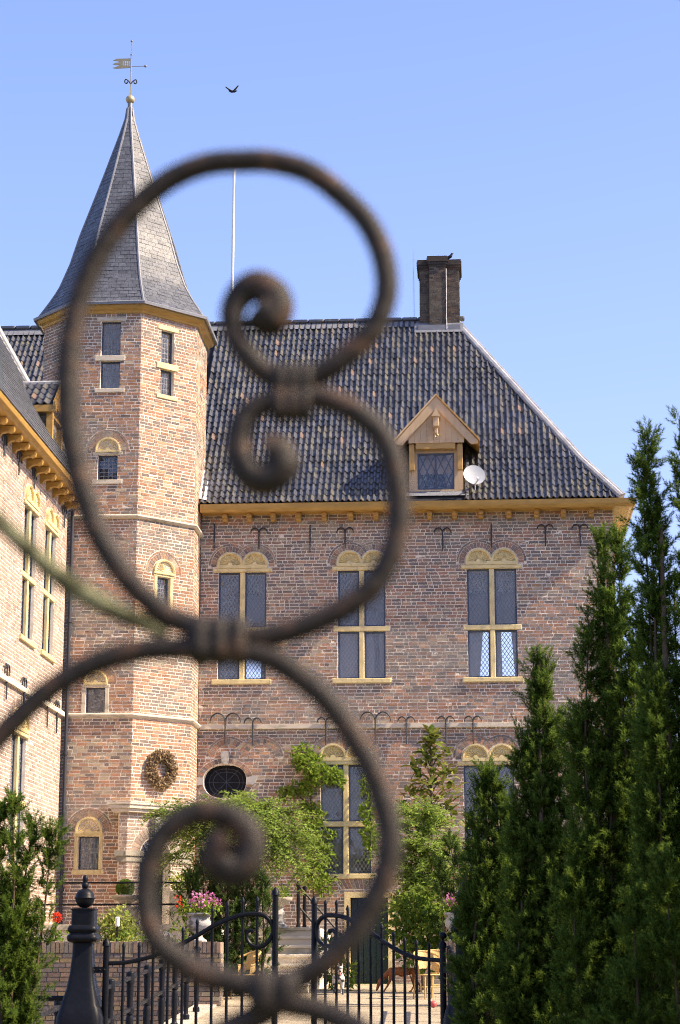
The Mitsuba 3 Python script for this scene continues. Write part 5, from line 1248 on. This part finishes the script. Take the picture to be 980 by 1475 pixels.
# clipped box in a stone bowl, and other planters by the portal
k = thing('stone_bowl', 'shallow stone planter bowl holding the clipped box ball, on a pale pedestal', 'planter')
add(k + '__bowl', moved(lathe([(.12, .0), (.10, .05), (.16, .09), (.30, .17), (.36, .20), (.36, .23), (.28, .235)], 26), (-7.50, -3.9, 1.62)), 'mat_sandstone', smooth=40)
add(k + '__pedestal', [chamfer_box(-7.78, -7.18, -4.1, -3.6, 1.19, 1.62, .015)], 'mat_kerb')
k = thing('box_ball', 'clipped round box ball in the stone bowl beside the tower portal', 'topiary')
c = np.array([-7.52, -3.9, 2.0]); d = rand_dirs(2600)
add(k + '__core', ball(c, .13, 2), 'mat_bark')
leaves(k + '__foliage', 'leaf_box', c + d * (.165 + .012 * rng.random((2600, 1))), unit(d + rng.normal(0, .5, (2600, 3))), d + rng.normal(0, .3, (2600, 3)), .035, .022)
k = thing('stone_trough', 'pale square stone planter with light green leaves right of the tower door', 'planter')
add(k + '__block', [chamfer_box(-6.55, -6.0, -4.0, -3.4, 1.19, 1.95, .015)], 'mat_kerb')
clump(k, 'leaf_variegated', [(-6.28, -3.7, 2.1, .32, .25, .2)], 1500, (.10, .05))
k = thing('pedestal_urn', 'small flat stone bowl with a leafy plant on a baluster pedestal by the top step', 'planter')
add(k + '__bowl', moved(lathe([(.08, .42), (.12, .46), (.26, .56), (.29, .60), (.29, .63), (.2, .63)], 24), (-4.27, -3.5, 1.18)), 'mat_sandstone', smooth=40)
add(k + '__pedestal', moved(lathe([(.17, 0), (.17, .06), (.12, .09), (.10, .18), (.14, .28), (.09, .38), (.1, .42)], 24), (-4.27, -3.5, 1.18)), 'mat_urn', smooth=40)
clump(k, 'leaf_shrub', [(-4.27, -3.5, 1.92, .22, .2, .13)], 2000, (.07, .04))

# ------------------------------------------------------------------ chairs
def chair(label, x, y, rz, group=None):
    k = thing('garden_chair', label, 'chair', group)
    z0 = float(deck_z(y)) + .01
    def put(base, ms, mat='mat_rattan', sm=40):
        m = cat(ms) if isinstance(ms, list) else ms
        add(k + base, moved(m, (x, y, z0), rz), mat, smooth=sm)
    put('__seat', [moved(lathe([(.02, .425), (.21, .425), (.225, .44), (.21, .455), (.02, .455)], 24, 4), (0, 0, 0))])
    for a, b in ((-1, -1), (1, -1), (-1, 1), (1, 1)):
        put('__leg', tube([(a * .17, b * .17, .44), (a * .20, b * .20 + (b > 0) * .03, 0)], [.017, .014], 8))
    t = np.linspace(-.25, math.pi + .25, 19)
    arc = lambda z, r, lean: [(r * math.cos(q), r * .85 * math.sin(q) + lean, z + .10 * math.sin(max(q, 0) if q < math.pi else 0)) for q in t]
    v = [p for z, r, l in ((.46, .21, .0), (.62, .235, .02), (.78, .25, .06)) for p in arc(z, r, l)]
    v2 = np.array([p for p in v]); n = 19; f = []
    for i in range(2):
        for j in range(n - 1):
            if 4 <= j <= n - 6 or i == 0: f += [(i * n + j, i * n + j + 1, i * n + n + j + 1), (i * n + j, i * n + n + j + 1, i * n + n + j)]
    put('__backrest', tm(v2, f), sm=True)
    put('__back_frame', [tube(arc(.78, .252, .06), .018, 8), tube(arc(.62, .238, .02), .013, 8)])
    put('__stretcher', [tube([(-.185, -.185, .22), (.185, -.185, .22), (.185, .2, .22), (-.185, .2, .22), (-.185, -.185, .22)], .011, 6)])
chair('yellow cane garden chair standing alone at the foot of the stone steps', -4.42, -8.3, -.9)
chair('front one of two yellow cane chairs beside the right moat wall', -.98, -8.2, .55)
chair('rear one of two yellow cane chairs beside the right moat wall', -.80, -7.3, .35)

# ------------------------------------------------------------------ dogs and birds
def body(bones, edge=.018, it=10):
    parts = []
    for a, ra, b, rb in bones:
        s = [m3.Manifold.sphere(r, 20).translate(list(map(float, p))) for p, r in ((a, ra), (b, rb))]
        parts.append(m3.Manifold.batch_hull(s))
    m = m3.Manifold.batch_boolean(parts, m3.OpType.Add).refine_to_length(edge).to_mesh()
    t = trimesh.Trimesh(m.vert_properties[:, :3], m.tri_verts, process=True)
    trimesh.smoothing.filter_taubin(t, lamb=.5, nu=.52, iterations=it)
    return t
def place(m, p, rz, s):
    return moved(m, p, rz, s)
# the red dog: walking left, nose to the ground (x forward, z up, metres)
red = [((.02, 0, .475), .085, (-.20, 0, .47), .10), ((-.20, 0, .47), .10, (-.48, 0, .485), .072), ((-.20, 0, .43), .085, (-.40, 0, .455), .06),
       ((.02, 0, .47), .085, (.0, 0, .40), .075), ((-.50, 0, .48), .075, (-.54, 0, .45), .066), ((.04, 0, .49), .07, (.22, 0, .34), .055), ((.22, 0, .34), .055, (.29, 0, .25), .05),
       ((.29, 0, .25), .058, (.325, 0, .19), .05), ((.325, 0, .18), .042, (.37, 0, .06), .026),
       ((.04, .055, .44), .055, (.06, .07, .27), .036), ((.06, .07, .27), .036, (.13, .07, .13), .022), ((.13, .07, .13), .022, (.20, .07, .03), .018), ((.20, .07, .025), .02, (.24, .07, .015), .017),
       ((.0, -.055, .44), .055, (-.01, -.07, .27), .036), ((-.01, -.07, .27), .036, (-.04, -.07, .14), .022), ((-.04, -.07, .14), .022, (-.05, -.07, .03), .018), ((-.05, -.07, .022), .02, (-.01, -.07, .015), .017),
       ((-.52, .06, .43), .072, (-.50, .075, .29), .052), ((-.50, .075, .29), .05, (-.62, .075, .17), .024), ((-.62, .075, .17), .024, (-.63, .075, .03), .018), ((-.63, .075, .022), .02, (-.59, .075, .015), .017),
       ((-.52, -.06, .43), .072, (-.46, -.075, .29), .05), ((-.46, -.075, .29), .05, (-.50, -.075, .16), .024), ((-.50, -.075, .16), .024, (-.42, -.075, .03), .018), ((-.42, -.075, .022), .02, (-.38, -.075, .015), .017),
       ((-.55, 0, .50), .032, (-.68, 0, .49), .022), ((-.68, 0, .49), .022, (-.80, 0, .53), .014), ((-.80, 0, .53), .014, (-.86, 0, .57), .008)]
k = thing('dog', 'reddish brown dog walking left across the courtyard with its nose to the ground', 'dog')
dp_, dz_, ds_ = (-1.79, -4.9, float(deck_z(-4.9)) + .005), math.pi, .88
add(k + '__body', place(body(red), dp_, dz_, ds_), 'mat_dog_red', smooth=True)
for s in (-1, 1):
    add(k + '__ear', place(trimesh.convex.convex_hull(np.array([(.27, s * .045, .29), (.31, s * .05, .27), (.25, s * .062, .24), (.33, s * .066, .17), (.28, s * .07, .16), (.30, s * .055, .17)])), dp_, dz_, ds_), 'mat_dog_red', smooth=60)
    add(k + '__eye', place(ball((.345, s * .033, .165), .009, 1), dp_, dz_, ds_), 'mat_dog_dark')
add(k + '__nose', place(ball((.382, 0, .045), .017, 1), dp_, dz_, ds_), 'mat_dog_dark')
# the grey and white dog: facing the viewer, mouth open
grey = [((.14, 0, .50), .115, (-.10, 0, .50), .115), ((-.10, 0, .50), .115, (-.42, 0, .49), .09), ((.14, 0, .46), .11, (-.1, 0, .45), .10), ((.16, 0, .54), .10, (.26, 0, .64), .085), ((.26, 0, .66), .085, (.30, 0, .69), .085),
        ((.30, 0, .67), .065, (.42, 0, .63), .036), ((.30, 0, .63), .04, (.40, 0, .585), .022),
        ((.28, .06, .73), .03, (.26, .075, .83), .008), ((.28, -.06, .73), .03, (.26, -.075, .83), .008)] + \
       [b for s in (-1, 1) for b in [((.14, s * .08, .45), .07, (.13, s * .09, .26), .042), ((.13, s * .09, .26), .042, (.15 + s * .04, s * .09, .04), .028), ((.15 + s * .04, s * .09, .03), .03, (.20 + s * .04, s * .09, .022), .026),
        ((-.42, s * .08, .45), .085, (-.36, s * .1, .30), .06), ((-.36, s * .1, .30), .055, (-.50, s * .1, .17), .028), ((-.50, s * .1, .17), .028, (-.48, s * .1, .03), .024), ((-.48, s * .1, .03), .028, (-.43, s * .1, .02), .024)]] + \
       [((-.48, 0, .53), .045, (-.62, 0, .66), .05), ((-.62, 0, .66), .05, (-.55, 0, .80), .045), ((-.55, 0, .80), .045, (-.44, 0, .82), .02)]
k = thing('dog', 'grey and white dog facing the viewer with its tongue out, behind the gate bars', 'dog')
dp_, dz_, ds_ = (-2.80, -6.2, float(deck_z(-6.2)) + .005), math.radians(-82), .72
add(k + '__body', place(body(grey), dp_, dz_, ds_), 'mat_dog_grey', smooth=True)
for s in (-1, 1):
    add(k + '__eye', place(ball((.365, s * .036, .692), .013, 1), dp_, dz_, ds_), 'mat_dog_dark')
add(k + '__nose', place(ball((.455, 0, .64), .02, 1), dp_, dz_, ds_), 'mat_dog_dark')
add(k + '__tongue', place(trimesh.convex.convex_hull(np.array([(.38, -.022, .60), (.38, .022, .60), (.43, -.022, .585), (.43, .022, .585), (.44, -.018, .53), (.44, .018, .53), (.43, 0, .525), (.40, 0, .61)])), dp_, dz_, ds_), 'mat_tongue', smooth=60)

k = thing('bird', 'small dark bird flying in the sky right of the weather vane', 'bird')
c = np.array([-7.57, 13.0, 28.0])
bb = body([((-.10, 0, -.02), .045, (.06, 0, .02), .055), ((.06, 0, .02), .05, (.15, 0, .07), .038), ((.15, 0, .07), .03, (.20, 0, .07), .008), ((-.10, 0, -.03), .03, (-.22, 0, -.02), .02)], .02, 4)
add(k + '__body', moved(bb, c, math.radians(150), .8), 'mat_bird', smooth=True)
for s, ex, ez in ((-1, -.20, .14), (1, .16, .17)):
    w = np.array([(0, -.03, 0), (0, .06, 0), (ex * .5, .05, ez * .35), (ex * .5, -.05, ez * .35), (ex, .03, ez), (ex * .92, -.04, ez * .9)])
    w = np.vstack([w, w + (0, 0, .012)]) * 1.2
    add(k + '__wing', moved(trimesh.convex.convex_hull(w), c), 'mat_bird')
k = thing('bird', 'small grey necked bird perched on the chimney top', 'bird')
c = np.array([-.56, 4.55, 19.02])
bb = body([((-.05, 0, .04), .045, (.04, 0, .085), .042), ((.04, 0, .085), .038, (.075, 0, .15), .028), ((.075, 0, .15), .02, (.115, 0, .15), .006), ((-.05, 0, .035), .03, (-.16, 0, -.02), .014)], .015, 4)
add(k + '__body', moved(bb, c, math.radians(-12), 1.05), 'mat_bird', smooth=True)
add(k + '__leg', [rod(c + (dx, dy, .02), c + (dx, dy, -.06), .006, 5) for dx, dy in ((0, .02), (0, -.02))], 'mat_iron_anchor')
add(tag('toy_ball', 'small red ball lying on the paving near the right end of the bridge', 'ball') and 'toy_ball', ball((-.82, -11.3, float(deck_z(-11.3)) + .06), .06, 2), 'mat_ball_red', smooth=True)
add(tag('fallen_twig', 'short dark fallen twig lying on the pale bridge paving', 'twig') and 'fallen_twig', tube(spline([(-2.68, -14.1, float(deck_z(-14)) + .05), (-2.62, -14, float(deck_z(-14)) + .02), (-2.56, -13.9, float(deck_z(-14)) + .02), (-2.5, -14, float(deck_z(-14)) + .05)], 4), .018, 5), 'mat_bark')
# the wood behind the viewer, mirrored in the lower windows
n = 9000
x = rng.uniform(-75, 75, n); h = 7.5 + 4 * meshkit.noise(np.c_[x * .12, x * 0, x * 0], 2)
B = np.c_[x, -105 + rng.normal(0, 3, n), -1.3 + h * rng.random(n) ** .8]
v, f, uv = leaf_arrays(B, rand_dirs(n), rand_dirs(n), 1.6, 1.1)
scene['distant_wood'] = mikit.ply(tm(v, f), 'leaf_yew', uv=np.clip(uv, 0, 1))
labels['distant_wood'] = {'label': 'wood of dark trees far behind the viewer', 'category': 'wood', 'kind': 'stuff'}
